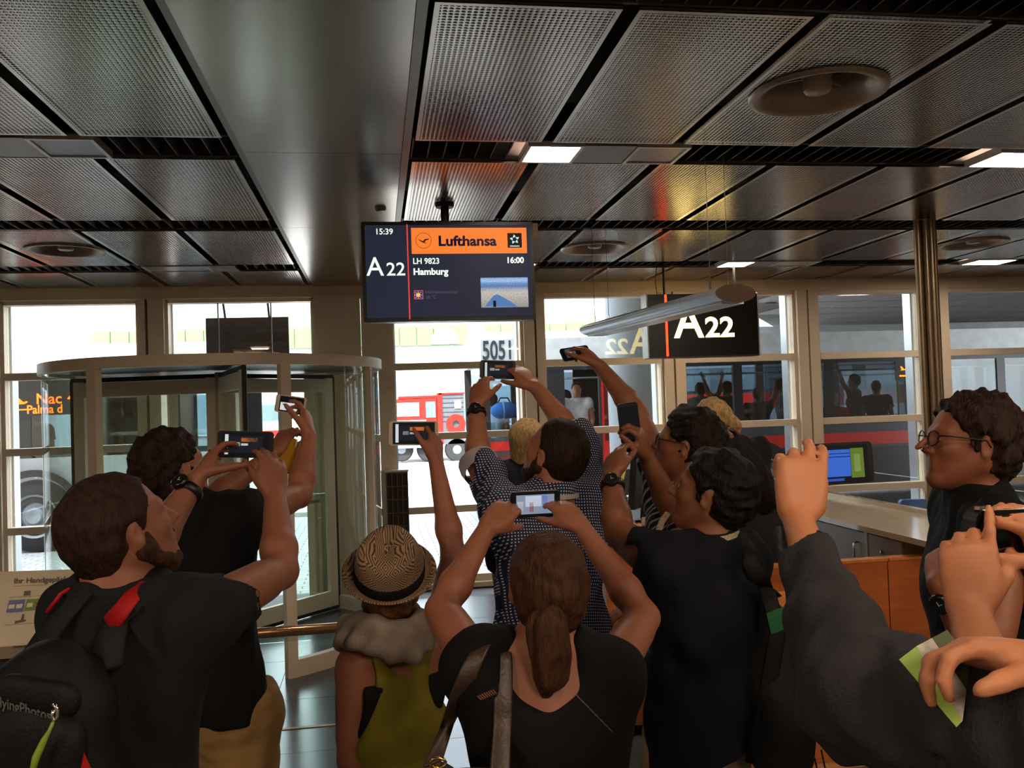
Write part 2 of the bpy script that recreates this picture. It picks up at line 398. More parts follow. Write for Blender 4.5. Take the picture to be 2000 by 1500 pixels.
def emat(name, col, s):
    if name in MATS: return MATS[name]
    if s <= 1.2: s *= .53   # screens: display brightness
    m = bpy.data.materials.new(name); m.use_nodes = True; MATS[name] = m; t = m.node_tree; b = t.nodes['Principled BSDF']
    c = lin(col); b.inputs['Base Color'].default_value = tuple(q * .3 for q in c[:3]) + (1,); b.inputs['Emission Color'].default_value = c; b.inputs['Emission Strength'].default_value = s; b.inputs['Roughness'].default_value = .4; b.inputs['Specular IOR Level'].default_value = .12
    return m
def perforated(name, col, pitch, hole, rough, metal, half):
    m = mat(name, col, rough, metal, var=.06, scale=1.5); t = m.node_tree; b = t.nodes['Principled BSDF']
    tc = t.nodes.new('ShaderNodeTexCoord'); sp = t.nodes.new('ShaderNodeSeparateXYZ'); t.links.new(tc.outputs['Object'], sp.inputs[0])
    def mth(op, a, c=None):
        n = t.nodes.new('ShaderNodeMath'); n.operation = op
        for i, q in enumerate((a, c)):
            if q is None: continue
            if isinstance(q, (int, float)): n.inputs[i].default_value = q
            else: t.links.new(q, n.inputs[i])
        return n.outputs[0]
    ax = []
    for i in (0, 1):
        fr = mth('FRACT', mth('MULTIPLY', sp.outputs[i], 1 / pitch)); ax.append(mth('POWER', mth('SUBTRACT', fr, 0.5), 2.0))
    inside = mth('LESS_THAN', mth('ADD', ax[0], ax[1]), hole * hole)
    for i in (0, 1): inside = mth('MULTIPLY', inside, mth('LESS_THAN', mth('ABSOLUTE', sp.outputs[i]), half[i] - .018))
    # holes: real openings onto the dark void above the panel
    out = t.nodes['Material Output']; mx = t.nodes.new('ShaderNodeMixShader'); tr = t.nodes.new('ShaderNodeBsdfTransparent')
    t.links.new(inside, mx.inputs[0]); t.links.new(b.outputs[0], mx.inputs[1]); t.links.new(tr.outputs[0], mx.inputs[2]); t.links.new(mx.outputs[0], out.inputs[0])
    return m
M_FRAME = mat('champagne_paint', '#e0cbb0', .45, 0.0, .05, 3)
M_WALL = mat('beige_wall_paint', '#dec6a6', .6, 0, .05, 2)
M_ALU = mat('bright_aluminium', '#c9cfd4', .3, .9, .05)
M_STEEL = mat('brushed_steel', '#a89e92', .24, 1.0, .10, 2.2, .04, 9, stretch=(1, .25, 1))
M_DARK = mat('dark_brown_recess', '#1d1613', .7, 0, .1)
M_FIN = mat('dark_louver', '#2a2320', .45, .4, .1)
M_GLASS = glassmat('window_glass', (.93, .96, .96), .035)
M_DGLASS = glassmat('greenish_glass', (.84, .92, .88), .06)
M_BLACK = mat('black_rubber', '#0c0b0b', .6, 0, .1)
M_CHROME = mat('chrome', '#d9d4cc', .15, 1.0, .03)
M_WOOD = mat('orange_beech', '#b8622a', .38, 0, .16, 3.5, .03, 20, stretch=(.6, .6, 6))
M_GREYTOP = mat('glossy_beige_top', '#b7a284', .12, 0, .08, 3)
M_CAB = mat('olive_wood_cabinet', '#6b5334', .4, 0, .15, 4, stretch=(5, 1, .6))
ZC, YW = 3.126, 9.0
# ------------------------------------------------------------------ floor
fl = boxo('floor', (-7.2, -7, -.12), (11.4, 9.15, -.012), mat('floor_joint', '#3a3836', .6), kind='structure')
m_tile = mat('blue_grey_tile', '#50565c', .20, 0, .10, 1.2, .015, 30, spec=.32)
tm = None
for i in range(16):
    for j in range(18):
        x, y = -7.1 + 1.2 * i - .1 + .5, -6.9 + .9 * j + .08
        if x > 10.4 or y > 8.3: continue
        if tm is None:
            tm = boxo('floor_tile', (x + .002, y + .002, -.02), (x + 1.198, y + .898, 0), m_tile, fl); t0 = (x, y)
        else: dup(tm, fl, (x - t0[0], y - t0[1], 0))
boxo('floor_joint_strip', (-2.4, 5.24, 0), (.6, 5.27, .004), mat('brass_strip', '#8a6a4c', .35, .8), fl)
# ------------------------------------------------------------------ ceiling
ce = boxo('ceiling', (-7.2, -7, 3.46), (11.4, 9.15, 3.6), M_DARK, kind='structure')
PW = .306; m_perf = perforated('perforated_metal_panel', '#bcb2a6', .020, .41, .24, 1.0, (PW, .71))
rows = [(-4.40, -2.98), (-2.64, -1.22), (-.84, .58), (.93, 2.35), (2.69, 4.11), (4.47, 5.87), (6.22, 7.62), (7.98, 8.98)]
cols = [.525 + .668 * i for i in range(16)] + [-.976 - .668 * i for i in range(9)]
pm = {}
DIFF = ((1.885, 3.37), (1.815, 6.93), (-2.27, 6.90), (5.12, 6.80))
def holed_panel(w, h, cx, cy, r, n=32):
    vs, f = [], []
    for z in (0, .012):
        for i in range(n):
            t = 2 * math.pi * (i + .5) / n; c, s_ = math.cos(t), math.sin(t); vs.append((cx + r * c, cy + r * s_, z))
            k = min((w - cx) / c if c > 0 else (-w - cx) / c, (h - cy) / s_ if s_ > 0 else (-h - cy) / s_)
            vs.append((cx + k * c, cy + k * s_, z))
        b = z and 2 * n or 0
        for i in range(n):
            j = (i + 1) % n; q = (b + 2 * i, b + 2 * i + 1, b + 2 * j + 1, b + 2 * j); f.append(q if z else q[::-1])
    # fill the four corners the fan leaves open
    for z, b in ((0, 0), (.012, 2 * n)):
        for sx_, sy_ in ((1, 1), (-1, 1), (-1, -1), (1, -1)):
            best = None
            for i in range(n):
                j = (i + 1) % n; p, q = vs[b + 2 * i + 1], vs[b + 2 * j + 1]
                if abs(p[0] - q[0]) > 1e-6 and abs(p[1] - q[1]) > 1e-6 and (p[0] + q[0]) * sx_ > 0 and (p[1] + q[1]) * sy_ > 0: best = (b + 2 * i + 1, b + 2 * j + 1)
            if best: vs.append((w * sx_, h * sy_, z)); t_ = (best[0], len(vs) - 1, best[1]); f.append(t_ if z else t_[::-1])
    return rawmesh('ceiling_panel', vs, f)
for (a, b) in rows:
    for x in cols:
        key = round(b - a, 2)
        for (dx_, dy_) in DIFF:
            if abs(dx_ - x) < .334 and a < dy_ < b:
                key = (dx_, dy_); me = holed_panel(PW, (b - a) / 2, float(np.clip(dx_ - x, -.04, .04)), dy_ - (a + b) / 2, .245); me.materials.append(m_perf); pm[key] = me
        if key not in pm:
            me = rawmesh('ceiling_panel', np.array(MB().box((-PW, -(b - a) / 2, 0), (PW, (b - a) / 2, .012)).v[0]), MB().box((0, 0, 0), (1, 1, 1)).f)
            me.materials.append(m_perf); pm[key] = me
        o = bpy.data.objects.new('ceiling_panel', pm[key]); COL.objects.link(o); o.parent = ce
        o.location = tuple(V(x, (a + b) / 2, ZC) - rootbase(ce))
# smooth steel band between the two panel fields, in plates
for (a, b) in [(-7, -.98), (-.975, .778), (.782, 2.533), (2.537, 4.288), (4.292, 6.043), (6.047, 7.798), (7.802, 8.99)]:
    boxo('steel_plate', (-.60, a, ZC - .012), (.158, b, ZC + .006), M_STEEL, ce)
boxo('steel_edge_trim', (.160, -7, ZC - .02), (.196, 8.99, ZC + .06), mat('dull_steel', '#8c857b', .4, 1.0, .05), ce)
boxo('steel_edge_trim', (-.640, -7, ZC + .012), (-.602, 8.99, ZC + .06), MATS['dull_steel'], ce)
# louvred channels between panel rows
fins = {}
LITX = []
chans = [(2.37, 2.67), (4.13, 4.45), (5.89, 6.20), (7.64, 7.96)]
def chan_skip(y):
    out = []
    for (yc, x0, x1) in LITX:
        if abs(yc - y) < .3: out.append((x0, x1))
    return out
# lamps and blank covers set into the channels: (channel, x0, x1, kind)
covers = []
def span(px0, px1, py, ch): covers.append((ch, float(Pz(px0, py, ZC)[0]), float(Pz(px1, py, ZC)[0])))
LAB = {1022: 'lit square ceiling light in the channel, next to the flight monitor pole', 1232: 'unlit framed ceiling light at the end of a grey cover, above the tube lamp', 86: 'unlit framed ceiling light left of the smooth steel band', 1945: 'lit ceiling light in the channel above the pipe column',
       1417: 'small lit ceiling light in the channel above the gate sign', 1520: 'unlit ceiling light in the channel beside the gate sign lamp', 1892: 'lit ceiling light in the channel beyond the pipe column', 262: 'long unlit ceiling cover over the revolving door', 1040: 'lit ceiling light half hidden behind the flight monitor edge'}
c1 = [(1, 1022, 1130, 'lit'), (1, 1130, 1232, 'blank'), (1, 1232, 1336, 'dim'), (1, 86, 212, 'dim'), (1, -40, 86, 'blank'), (1, 1945, 2110, 'lit'),
      (3, 1417, 1474, 'lit'), (3, 1474, 1520, 'blank'), (3, 1520, 1598, 'dim'), (3, 1892, 1965, 'lit'), (3, 262, 398, 'dim'), (3, 398, 452, 'blank'), (3, 1040, 1052, 'lit')]
pyc = {1: 299, 3: 512}
for ch, p0, p1, kd in c1:
    a, b = chans[ch]; yc = (a + b) / 2; x0, x1 = float(Pz(p0, pyc[ch], ZC)[0]), float(Pz(p1, pyc[ch], ZC)[0])
    x0 = np.interp(0, [0, 1], [x0, x1]); LITX.append((yc, min(x0, x1), max(x0, x1)))
    if kd == 'blank': boxo('blank_cover', (x0 + .004, a + .01, ZC - .004), (x1 - .004, b - .01, ZC + .02), mat('grey_cover', '#8a8078', .4, .6, .05), ce)
    else:
        t = thing('ceiling_light', LAB[p0], 'ceiling light', ((x0 + x1) / 2, yc, ZC - .01), 'lit channel lights' if kd == 'lit' else 'unlit channel lights')
        fr = MB(); w = .018
        for q in (((x0, a + .01), (x1, a + .01 + w)), ((x0, b - .01 - w), (x1, b - .01)), ((x0, a + .01 + w), (x0 + w, b - .01 - w)), ((x1 - w, a + .01 + w), (x1, b - .01 - w))):
            fr.box((q[0][0], q[0][1], ZC - .008), (q[1][0], q[1][1], ZC + .03))
        obj('frame', fr, mat('light_frame', '#c8c0b4', .35, .5), t)
        boxo('diffuser', (x0 + w, a + .01 + w, ZC - .002), (x1 - w, b - .01 - w, ZC + .025), emat('lamp_glow', '#ffeeda', 32.0) if kd == 'lit' else mat('opal_cover', '#8c877f', .3, .2), t)
for ci, (a, b) in enumerate(chans):
    ch = boxo('louver_channel', (-7.1, a - .01, 3.30), (11.2, b + .01, 3.33), M_DARK, ce)
    boxo('channel_side', (-7.1, a - .015, ZC + .014), (11.2, a, 3.31), M_DARK, ch); boxo('channel_side', (-7.1, b, ZC + .014), (11.2, b + .015, 3.31), mat('brown_channel_side', '#3a2a24', .55, 0), ch)
    first = None; x = -6.0; sk = [(q[1], q[2]) for q in LITX if abs(q[0] - (a + b) / 2) < .1] + [(-.60, .16)]
    while x < 10.2:
        if not any(s0 - .01 < x < s1 + .01 for s0, s1 in sk):
            if first is None:
                first = obj('louver_fin', MB().obox((x, (a + b) / 2, ZC + .065), (.003, 0, 0), (0, (b - a) / 2 - .002, 0), (.02, 0, .05)), M_FIN, ch); fx = x
            else: dup(first, ch, (x - fx, 0, 0))
        x += .082
for hx, hy in FILL_SQUARES:  # glowing squares added out of view to go with the fill lamps
    tag(boxo('fill_square', (hx - .16, hy - .15, ZC - .012), (hx + .16, hy + .15, ZC + .02), emat('crowd_fill_glow', '#ffe2c0', 3.0)), '%s added square fill light behind the crowd' % {(-2.2, .755): 'warm lit, nearest the luggage kiosk,', (.9, .755): 'warm lit, between the two nearest others,', (3.1, .755): 'warm lit, over the jacketed man,', (-2.2, -1.03): 'warm lit, far back beside the left wall side,', (3.1, -1.03): 'warm lit, far back towards the right wall,'}[(hx, hy)], 'ceiling light', 'added fill lights over the crowd')
# round air outlets
def diffuser(x, y, lab):
    t = thing('air_diffuser', lab, 'air vent', (x, y, ZC - .05), None)
    obj('rim', MB().lathe([(.285, 0), (.283, -.012), (.26, -.016), (.235, -.006), (.205, .035), (.19, .07), (.185, .12)], (x, y, ZC), 40), mat('diffuser_paint', '#a08a74', .35, .2), t, smooth=True)
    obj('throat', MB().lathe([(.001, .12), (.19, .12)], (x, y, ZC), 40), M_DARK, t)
    obj('hub', MB().lathe([(.001, .0), (.05, .0), (.058, .012), (.058, .06), (.09, .1), (.09, .12)], (x, y, ZC), 24), MATS['diffuser_paint'], t, smooth=True)
    for k in range(3):
        a = k * 2.094 + .5
        obj('spoke', MB().obox((x + .12 * math.cos(a), y + .12 * math.sin(a), ZC + .07), (.075 * math.cos(a), .075 * math.sin(a), 0), (-.006 * math.sin(a), .006 * math.cos(a), 0), (0, 0, .008)), MATS['diffuser_paint'], t)
diffuser(1.878, 3.37, 'large round ceiling air vent with hub, nearest the hanging tube lamp')
diffuser(1.822, 6.93, 'round ceiling air vent above and beside the hanging flight monitor')
diffuser(-2.27, 6.90, 'round ceiling air vent over the revolving door')
diffuser(5.19, 6.80, 'round ceiling air vent beyond the bundled pipe column')
# small round sensor in the steel band
obj('smoke_detector', MB().lathe([(.001, -.02), (.028, -.02), (.036, -.008), (.036, 0)], (.06, 5.45, ZC - .012), 20), mat('sensor_grey', '#7a756d', .4), None, True, label='small round smoke detector in the smooth steel ceiling band', cat='smoke detector')
# lamps of the hall behind (their light is the three hall_lamp areas)
for x in (-2.6, 1.2, 5.0):
    tag(boxo('hall_light', (x - .27, -2.82, 3.07), (x + .27, -.38, 3.12), emat('warm_panel', '#ffd9a8', 1.5)), 'long warm panel light in the hall ceiling, %s' % {-2.6: 'nearest the left wall', 1.2: 'the middle one of three', 5.0: 'nearest the right wall'}[x], 'ceiling light', 'hall panel lights')
# ------------------------------------------------------------------ walls
boxo('wall_back', (-7.2, -7.2, 0), (11.4, -7, 3.6), M_WALL, kind='structure')
boxo('wall_left', (-7.4, -7.2, 0), (-7.2, 9.15, 3.6), M_WALL, kind='structure')
boxo('wall_right', (11.4, -7.2, 0), (11.6, 9.15, 3.6), M_WALL, kind='structure')
boxo('roof', (-16, -14, 3.6), (20, 9.25, 7.4), mat('building_block', '#8d8a84', .7), kind='structure')
# window wall: header, posts, windows
boxo('wall_front', (-7.2, YW - .1, 3.01), (11.4, YW + .1, 3.46), M_WALL, kind='structure')
win_n = [0]; trim_n = [0]
BARS = (.80, 1.555, 2.28)
def trim(x0, x1, y0=YW - .12, y1=YW + .12, z0=0, z1=3.01, m=None):
    trim_n[0] += 1; return boxo('trim_%d' % trim_n[0], (x0, y0, z0), (x1, y1, z1), m or M_FRAME, kind='structure')
def window(x0, x1, z0=.04, z1=3.0, bars=BARS, split=()):
    win_n[0] += 1
    w = bpy.data.objects.new('window_%d' % win_n[0], None); COL.objects.link(w); w.location = ((x0 + x1) / 2, YW, z0); w['kind'] = 'structure'
    f = .055
    boxo('head_rail', (x0, YW - .07, z1 - .03), (x1, YW + .06, z1 + .04), M_FRAME, w); boxo('sill_rail', (x0, YW - .07, z0), (x1, YW + .06, z0 + .08), M_FRAME, w)
    boxo('jamb', (x0 - .02, YW - .07, z0), (x0 + .012, YW + .06, z1), M_FRAME, w); boxo('jamb', (x1 - .012, YW - .07, z0), (x1 + .02, YW + .06, z1), M_FRAME, w)
    # bright aluminium reveals outside of the pane
    boxo('outer_reveal', (x0 + .0, YW + .06, z0), (x0 + .03, YW + .20, z1), M_ALU, w); boxo('outer_reveal', (x1 - .03, YW + .06, z0), (x1, YW + .20, z1), M_ALU, w)
    zs = [z0 + .08] + list(bars) + [z1 - .03]
    for b in bars: boxo('transom', (x0 + .012, YW - .075, b - .035), (x1 - .012, YW + .05, b + .035), M_FRAME, w)
    for i in range(len(zs) - 1):
        a, b = zs[i] + (.035 if i else 0), zs[i + 1] - (.035 if i < len(zs) - 2 else 0)
        xs = [x0 + .012] + list(split) + [x1 - .012]
        for j in range(len(xs) - 1): boxo('pane', (xs[j] + (.004 if j else 0), YW - .004, a), (xs[j + 1] - (.004 if j < len(xs) - 2 else 0), YW + .004, b), M_GLASS, w)
    for s in split: boxo('glass_joint', (s - .006, YW - .012, z0 + .08), (s + .006, YW + .012, z1 - .03), mat('grey_joint', '#6d6f70', .4), w)
    return w
window(-5.1, -3.78); window(-3.525, -2.30)
window(-2.02, -.615, 2.30, 3.0, (), (-1.545, -1.03))
window(.177, 1.518); window(1.766, 3.038); window(3.299, 4.578); window(4.865, 6.103); window(6.45, 7.72); window(8.0, 9.3)
for a, b in ((-7.2, -5.12), (-3.76, -3.545), (-2.28, -2.215), (-2.19, -2.04), (1.54, 1.655), (1.675, 1.746), (3.06, 3.16), (3.18, 3.28), (4.60, 4.715), (4.735, 4.845), (6.125, 6.27), (6.29, 6.43), (7.74, 7.98), (9.32, 11.4)): trim(a, b)
trim(-.593, -.14, z1=3.01); trim(-.135, .157, z1=3.01, y0=YW - .10)
for a, b in ((-2.215, -2.19), (1.655, 1.675), (3.16, 3.18), (4.715, 4.735), (6.27, 6.29)): trim(a, b, YW - .04, YW + .04, m=M_BLACK)
trim(-7.2, -2.04, YW - .14, YW + .14, 0, .05); trim(-.593, 11.4, YW - .14, YW + .14, 0, .05)
trim(-2.04, -.593, 8.62, YW + .12, 2.24, 2.31)
# bundled pipe column
t = thing('pipe_column', 'tall column of four bundled beige pipes from floor to ceiling', 'column', (4.08, 5.86, 0))
for k, (dx, dy) in enumerate(((-.062, 0), (-.018, -.03), (.026, -.03), (.068, 0))):
    obj('pipe', MB().tube([(4.08 + dx, 5.86 + dy, 0), (4.08 + dx, 5.86 + dy, ZC)], .021, 14), mat('column_metal', '#8e7a60', .32, .7), t, auto=40)
obj('core', MB().box((4.01, 5.86, 0), (4.15, 5.90, ZC)), MATS['column_metal'], t)
# ------------------------------------------------------------------ revolving door
DX, DY, DR = -1.27, 7.40, 1.30
dt = thing('revolving_door', 'round glass revolving door with beige frame and black brush seals', 'door', (DX, DY, 0))
def pol(a, r=DR): a = math.radians(a); return V(DX + r * math.cos(a), DY + r * math.sin(a), 0)
obj('canopy_ring', MB().lathe([(DR - .06, 2.19), (DR + .02, 2.19), (DR + .02, 2.27), (DR - .06, 2.27), (DR - .06, 2.19)], (DX, DY, 0), 72), M_FRAME, dt, auto=40)
obj('canopy', MB().lathe([(.001, 2.215), (DR - .06, 2.215), (DR - .06, 2.265), (.001, 2.265)], (DX, DY, 0), 48), mat('dark_canopy', '#3a3733', .35, .3), dt)
for a0, a1 in ((-61, 61), (119, 241)):
    r0, r1 = math.radians(a0), math.radians(a1)
    g = obj('curved_glass', MB().lathe([(DR - .006, .12), (DR - .006, 2.19)], (DX, DY, 0), 28, a0=r0, a1=r1), M_DGLASS, dt, smooth=True)
    obj('curved_base', MB().lathe([(DR - .035, 0), (DR - .035, .12), (DR + .025, .12), (DR + .025, 0)], (DX, DY, 0), 28, a0=r0, a1=r1), M_FRAME, dt)
    for a, w in ((a0, .038), (a1, .038), ((a0 + a1) / 2 - 22, .018)):
        p = pol(a); ra = math.radians(a); e = V(math.cos(ra), math.sin(ra), 0); tt = V(-math.sin(ra), math.cos(ra), 0)
        obj('post', MB().obox(p + V(0, 0, 1.095), e * .03, tt * w, V(0, 0, 1.095)), M_FRAME, dt)
for a in (47, 167, 287):
    ra = math.radians(a); e = V(math.cos(ra), math.sin(ra), 0); tt = V(-math.sin(ra), math.cos(ra), 0); c = V(DX, DY, 0)
    w = obj('door_wing', MB().obox(c + e * 1.20 + V(0, 0, 1.10), e * .045, tt * .022, V(0, 0, 1.06)).obox(c + e * .63 + V(0, 0, 2.09), e * .53, tt * .022, V(0, 0, .06)).obox(c + e * .63 + V(0, 0, .11), e * .53, tt * .022, V(0, 0, .07)).obox(c + e * .07 + V(0, 0, 1.10), e * .04, tt * .022, V(0, 0, 1.06)), M_FRAME, dt)
    obj('pane', MB().obox(c + e * .63 + V(0, 0, 1.10), e * .525, tt * .004, V(0, 0, .93)), M_DGLASS, w)
    obj('brush_seal', MB().obox(c + e * 1.262 + V(0, 0, 1.10), e * .016, tt * .014, V(0, 0, 1.07)).obox(c + e * .63 + V(0, 0, 2.172), e * .64, tt * .014, V(0, 0, .018)).obox(c + e * .63 + V(0, 0, .025), e * .64, tt * .014, V(0, 0, .018)), M_BLACK, w)
    obj('push_bar', MB().tube([c + e * .25 + tt * .05 + V(0, 0, 1.02), c + e * 1.1 + tt * .05 + V(0, 0, 1.02)], .014, 10), M_CHROME, w, smooth=True)
obj('centre_shaft', MB().tube([(DX, DY, 0), (DX, DY, 2.2)], .04, 16), M_FRAME, dt, smooth=True)
# vestibule cheeks between drum and facade
for x in (-2.04, -.593): obj('cheek_panel', MB().box((x - .03, 8.58, 0), (x + .03, YW + .1, 2.24)), M_FRAME, dt)
# barrier rail in front of it
rt = thing('barrier_rail', 'horizontal brass-toned barrier rail on posts before the revolving door', 'railing', (-.8, 4.5, 0))
obj('rail', MB().tube([(-1.75, 4.5, .755), (.12, 4.5, .752)], .026, 14), mat('bronze_rail', '#b48a64', .25, .8), rt, smooth=True)
obj('glass_strip', MB().box((-1.72, 4.496, .70), (.10, 4.504, .735)), M_DGLASS, rt)
for x in (-1.72, .10):
    obj('post', MB().tube([(x, 4.5, 0), (x, 4.5, .74)], .022, 12).lathe([(.001, 0), (.07, 0), (.07, .012), (.001, .013)], (x, 4.5, 0), 20), MATS['bronze_rail'], rt, smooth=False)
# heater grille beside the drum
hp = P(776, 970, 8.78); hx0, hx1 = float(P(756, 970, 8.78)[0]), float(P(797, 970, 8.78)[0]); hz = float(P(776, 922, 8.78)[2])
ht = thing('heater_grille', 'brown upright heater grille with square openings beside the window', 'radiator', (hp[0], 8.78, 0))
boxo('housing', (hx0, 8.80, 0), (hx1, 8.86, hz), mat('dark_brown_metal', '#2b1d15', .5), ht)
mb_ = mat('brown_metal', '#6b4e36', .4, .4)
for i in range(5): x = hx0 + (hx1 - hx0) * i / 4; boxo('upright_bar', (x - .005, 8.775, 0), (x + .005, 8.80, hz), mb_, ht)
for i in range(10): z = hz - .01 - i * (hz - .02) / 9; boxo('cross_bar', (hx0 - .005, 8.772, z - .006), (hx1 + .005, 8.80, z + .006), mb_, ht)
boxo('cap', (hx0 - .012, 8.76, hz), (hx1 + .012, 8.88, hz + .02), mat('white_cap', '#c9c1b3', .4), ht)
# ------------------------------------------------------------------ flight monitor
X, Z = V(1, 0, 0), V(0, 0, 1)
mx0, mx1, mz0, mz1, my = -.063, 1.000, 2.380, 2.994, 5.30
mt = thing('flight_monitor', 'hanging black flight monitor showing the 16:00 departure to Hamburg', 'monitor', ((mx0 + mx1) / 2, my + .05, mz0))
obj('casing', MB().prism(rrect(mx1 - mx0, mz1 - mz0, .012), ((mx0 + mx1) / 2, my, (mz0 + mz1) / 2), X, Z, V(0, 1, 0), 0, .11), mat('monitor_black', '#120f0e', .35, 0, .05), mt)
scr = boxo('screen', (mx0 + .022, my - .004, mz0 + .025), (mx1 - .022, my + .002, mz1 - .022), emat('screen_navy', '#262838', .9), mt, label='dark navy lit screen with flight details')
# screen-space helper: fractions of the 2000x1400 close-up of the photograph -> metres on the monitor face
def S2(u, v): return V(mx0 + (mx1 - mx0) * (u - 130) / (1818 - 130), my - .006, mz1 - (mz1 - mz0) * (v - 318) / (1292 - 318))
sx, sz = (mx1 - mx0) / (1818 - 130), (mz1 - mz0) / (1292 - 318)
def srect(name, u0, v0, u1, v1, m, lift=0.0, par=None):
    a, b = S2(u0, v1), S2(u1, v0); return boxo(name, (a[0], a[1] - lift, a[2]), (b[0], b[1] - lift + .0015, b[2]), m, par or scr)
W_TXT = emat('screen_white', '#e4f2e6', 1.1)
srect('divider_line', 566, 345, 578, 1270, emat('screen_red', '#d8463a', 1.0))
ban = srect('airline_banner', 610, 380, 1748, 634, emat('screen_orange', '#e8792f', 1.05))
NAVY = emat('screen_ink', '#1b1240', .35)
def stext(name, body, u, v, h, m, weight=0, align='LEFT', lift=.002, sp=1.0, narrow=1.0, par=None):
    o = S2(u, v); return text(name, body, o, X, Z, h * sz / .70, m, par or scr, weight, align, lift=lift, spacing=sp, narrow=narrow)
stext('clock_lettering', '15:39', 262, 443, 56, W_TXT, .0008, narrow=.98)
stext('gate_letter', 'A', 172, 842, 180, W_TXT, .001, narrow=.95)
stext('gate_number', '22', 358, 842, 125, W_TXT, .001, narrow=1.05)
stext('airline_lettering', 'Lufthansa', 868, 556, 96, NAVY, .0028, lift=.004, narrow=1.10, par=ban)
stext('flight_lettering', 'LH 9823', 617, 732, 56, W_TXT, .001, narrow=.93)
stext('city_lettering', 'Hamburg', 618, 838, 62, W_TXT, .0019, narrow=1.02)
stext('time_lettering', '16:00', 1535, 730, 56, W_TXT, .0017, narrow=1.0)
DIM = emat('screen_dim_text', '#55545f', .9)
stext('weather_lettering', 'Höchsttemperatur', 732, 1022, 30, DIM, 0, narrow=.98)
stext('weather_lettering', '26 °C', 732, 1070, 30, DIM, 0, narrow=.98)
# crane emblem: ring and bird
o = S2(728, 506); INK2 = emat('screen_brown_ink', '#5a1c14', .5)
obj('emblem_ring', MB().lathe([(.0485, 0), (.0462, 0)], o - V(0, .003, 0), 40, X, Z, V(0, -1, 0)), INK2, ban)
bird = [(670, 488), (700, 503), (722, 512), (742, 490), (784, 488), (776, 498), (752, 503), (738, 520), (760, 536), (716, 524), (690, 508)]
obj('emblem_bird', MB().add([S2(u, v) - V(0, .004, 0) for u, v in bird], [tuple(range(len(bird)))[::-1]]), INK2, ban)
al = srect('alliance_emblem', 1555, 434, 1698, 578, emat('screen_black', '#15110f', .3), .002, ban)
st = MB(); c0 = S2(1626, 497) - V(0, .0045, 0); R1 = 50 * sx
for k in range(5):
    a = math.radians(90 + 72 * k + 8); b = a + math.radians(36); q = lambda r, t: c0 + X * r * math.cos(t) + Z * r * math.sin(t)
    st.add([q(R1, a), q(R1 * .50, a + .62), q(R1 * .36, a + .12), q(R1 * .62, a - .50)], [(0, 1, 2, 3), (3, 2, 1, 0)])
obj('emblem_star', st, emat('screen_silver', '#c9d2d4', 1.0), al)
srect('emblem_caption', 1578, 559, 1672, 568, MATS['screen_silver'], .004, al)
wi = srect('weather_icon', 620, 990, 708, 1076, emat('icon_red', '#c8524a', .9)); srect('icon_field', 628, 998, 700, 1068, emat('icon_blue', '#2b2f86', .9), .0015, wi)
obj('icon_sun', MB().lathe([(.001, 0), (20 * sx, 0)], S2(660, 1036) - V(0, .004, 0), 18, X, -Z), emat('icon_sun', '#f2c14a', 1.0), wi)
for k in range(8):
    a = k * math.pi / 4; d = V(math.cos(a), 0, math.sin(a)); n_ = V(-math.sin(a), 0, math.cos(a))
    obj('icon_ray', MB().obox(S2(660, 1036) - V(0, .004, 0) + d * 29 * sx, d * 6 * sx, n_ * 2.2 * sx, V(0, .0005, 0)), MATS['icon_sun'], wi)
# destination picture: aerial view with sky, town and river
def picture_mat():
    m = bpy.data.materials.new('destination_picture'); m.use_nodes = True; t = m.node_tree; b = t.nodes['Principled BSDF']; L = t.links.new
    tc = t.nodes.new('ShaderNodeTexCoord'); sp = t.nodes.new('ShaderNodeSeparateXYZ'); L(tc.outputs['Generated'], sp.inputs[0])
    rp = t.nodes.new('ShaderNodeValToRGB'); r = rp.color_ramp; L(sp.outputs[2], rp.inputs[0])
    r.elements[0].position = 0; r.elements[0].color = lin('#8a8a86'); r.elements[1].position = 1; r.elements[1].color = lin('#6f9bd0')
    for p, c in ((.5, '#b9b4ab'), (.62, '#8c9cb4'), (.70, '#4f6f9f'), (.8, '#5a86c0'), (.9, '#9cb9dc')): e = r.elements.new(p); e.color = lin(c)
    n = t.nodes.new('ShaderNodeTexNoise'); n.inputs['Scale'].default_value = 160; n.inputs['Detail'].default_value = 3; L(tc.outputs['Object'], n.inputs['Vector'])
    mr = t.nodes.new('ShaderNodeMapRange'); mr.inputs[1].default_value = .35; mr.inputs[2].default_value = .65; mr.inputs[3].default_value = .62; mr.inputs[4].default_value = 1.25; L(n.outputs[0], mr.inputs[0])
    sc = t.nodes.new('ShaderNodeVectorMath'); sc.operation = 'SCALE'; L(rp.outputs[0], sc.inputs[0]); L(mr.outputs[0], sc.inputs['Scale'])
    b.inputs['Base Color'].default_value = (.02, .02, .02, 1); L(sc.outputs[0], b.inputs['Emission Color']); b.inputs['Emission Strength'].default_value = .55
    return m
pic = srect('destination_picture', 1274, 874, 1745, 1168, picture_mat())
riv = [(1310, 1155), (1400, 1048), (1440, 1040), (1530, 1090), (1640, 1165)]
obj('picture_river', MB().add([S2(u, v) - V(0, .002, 0) for u, v in riv], [tuple(range(5))]), emat('river_blue', '#4e78ad', .9), pic)
srect('picture_tower', 1392, 1102, 1420, 1164, emat('tower_dark', '#161a26', .3), .003, pic)
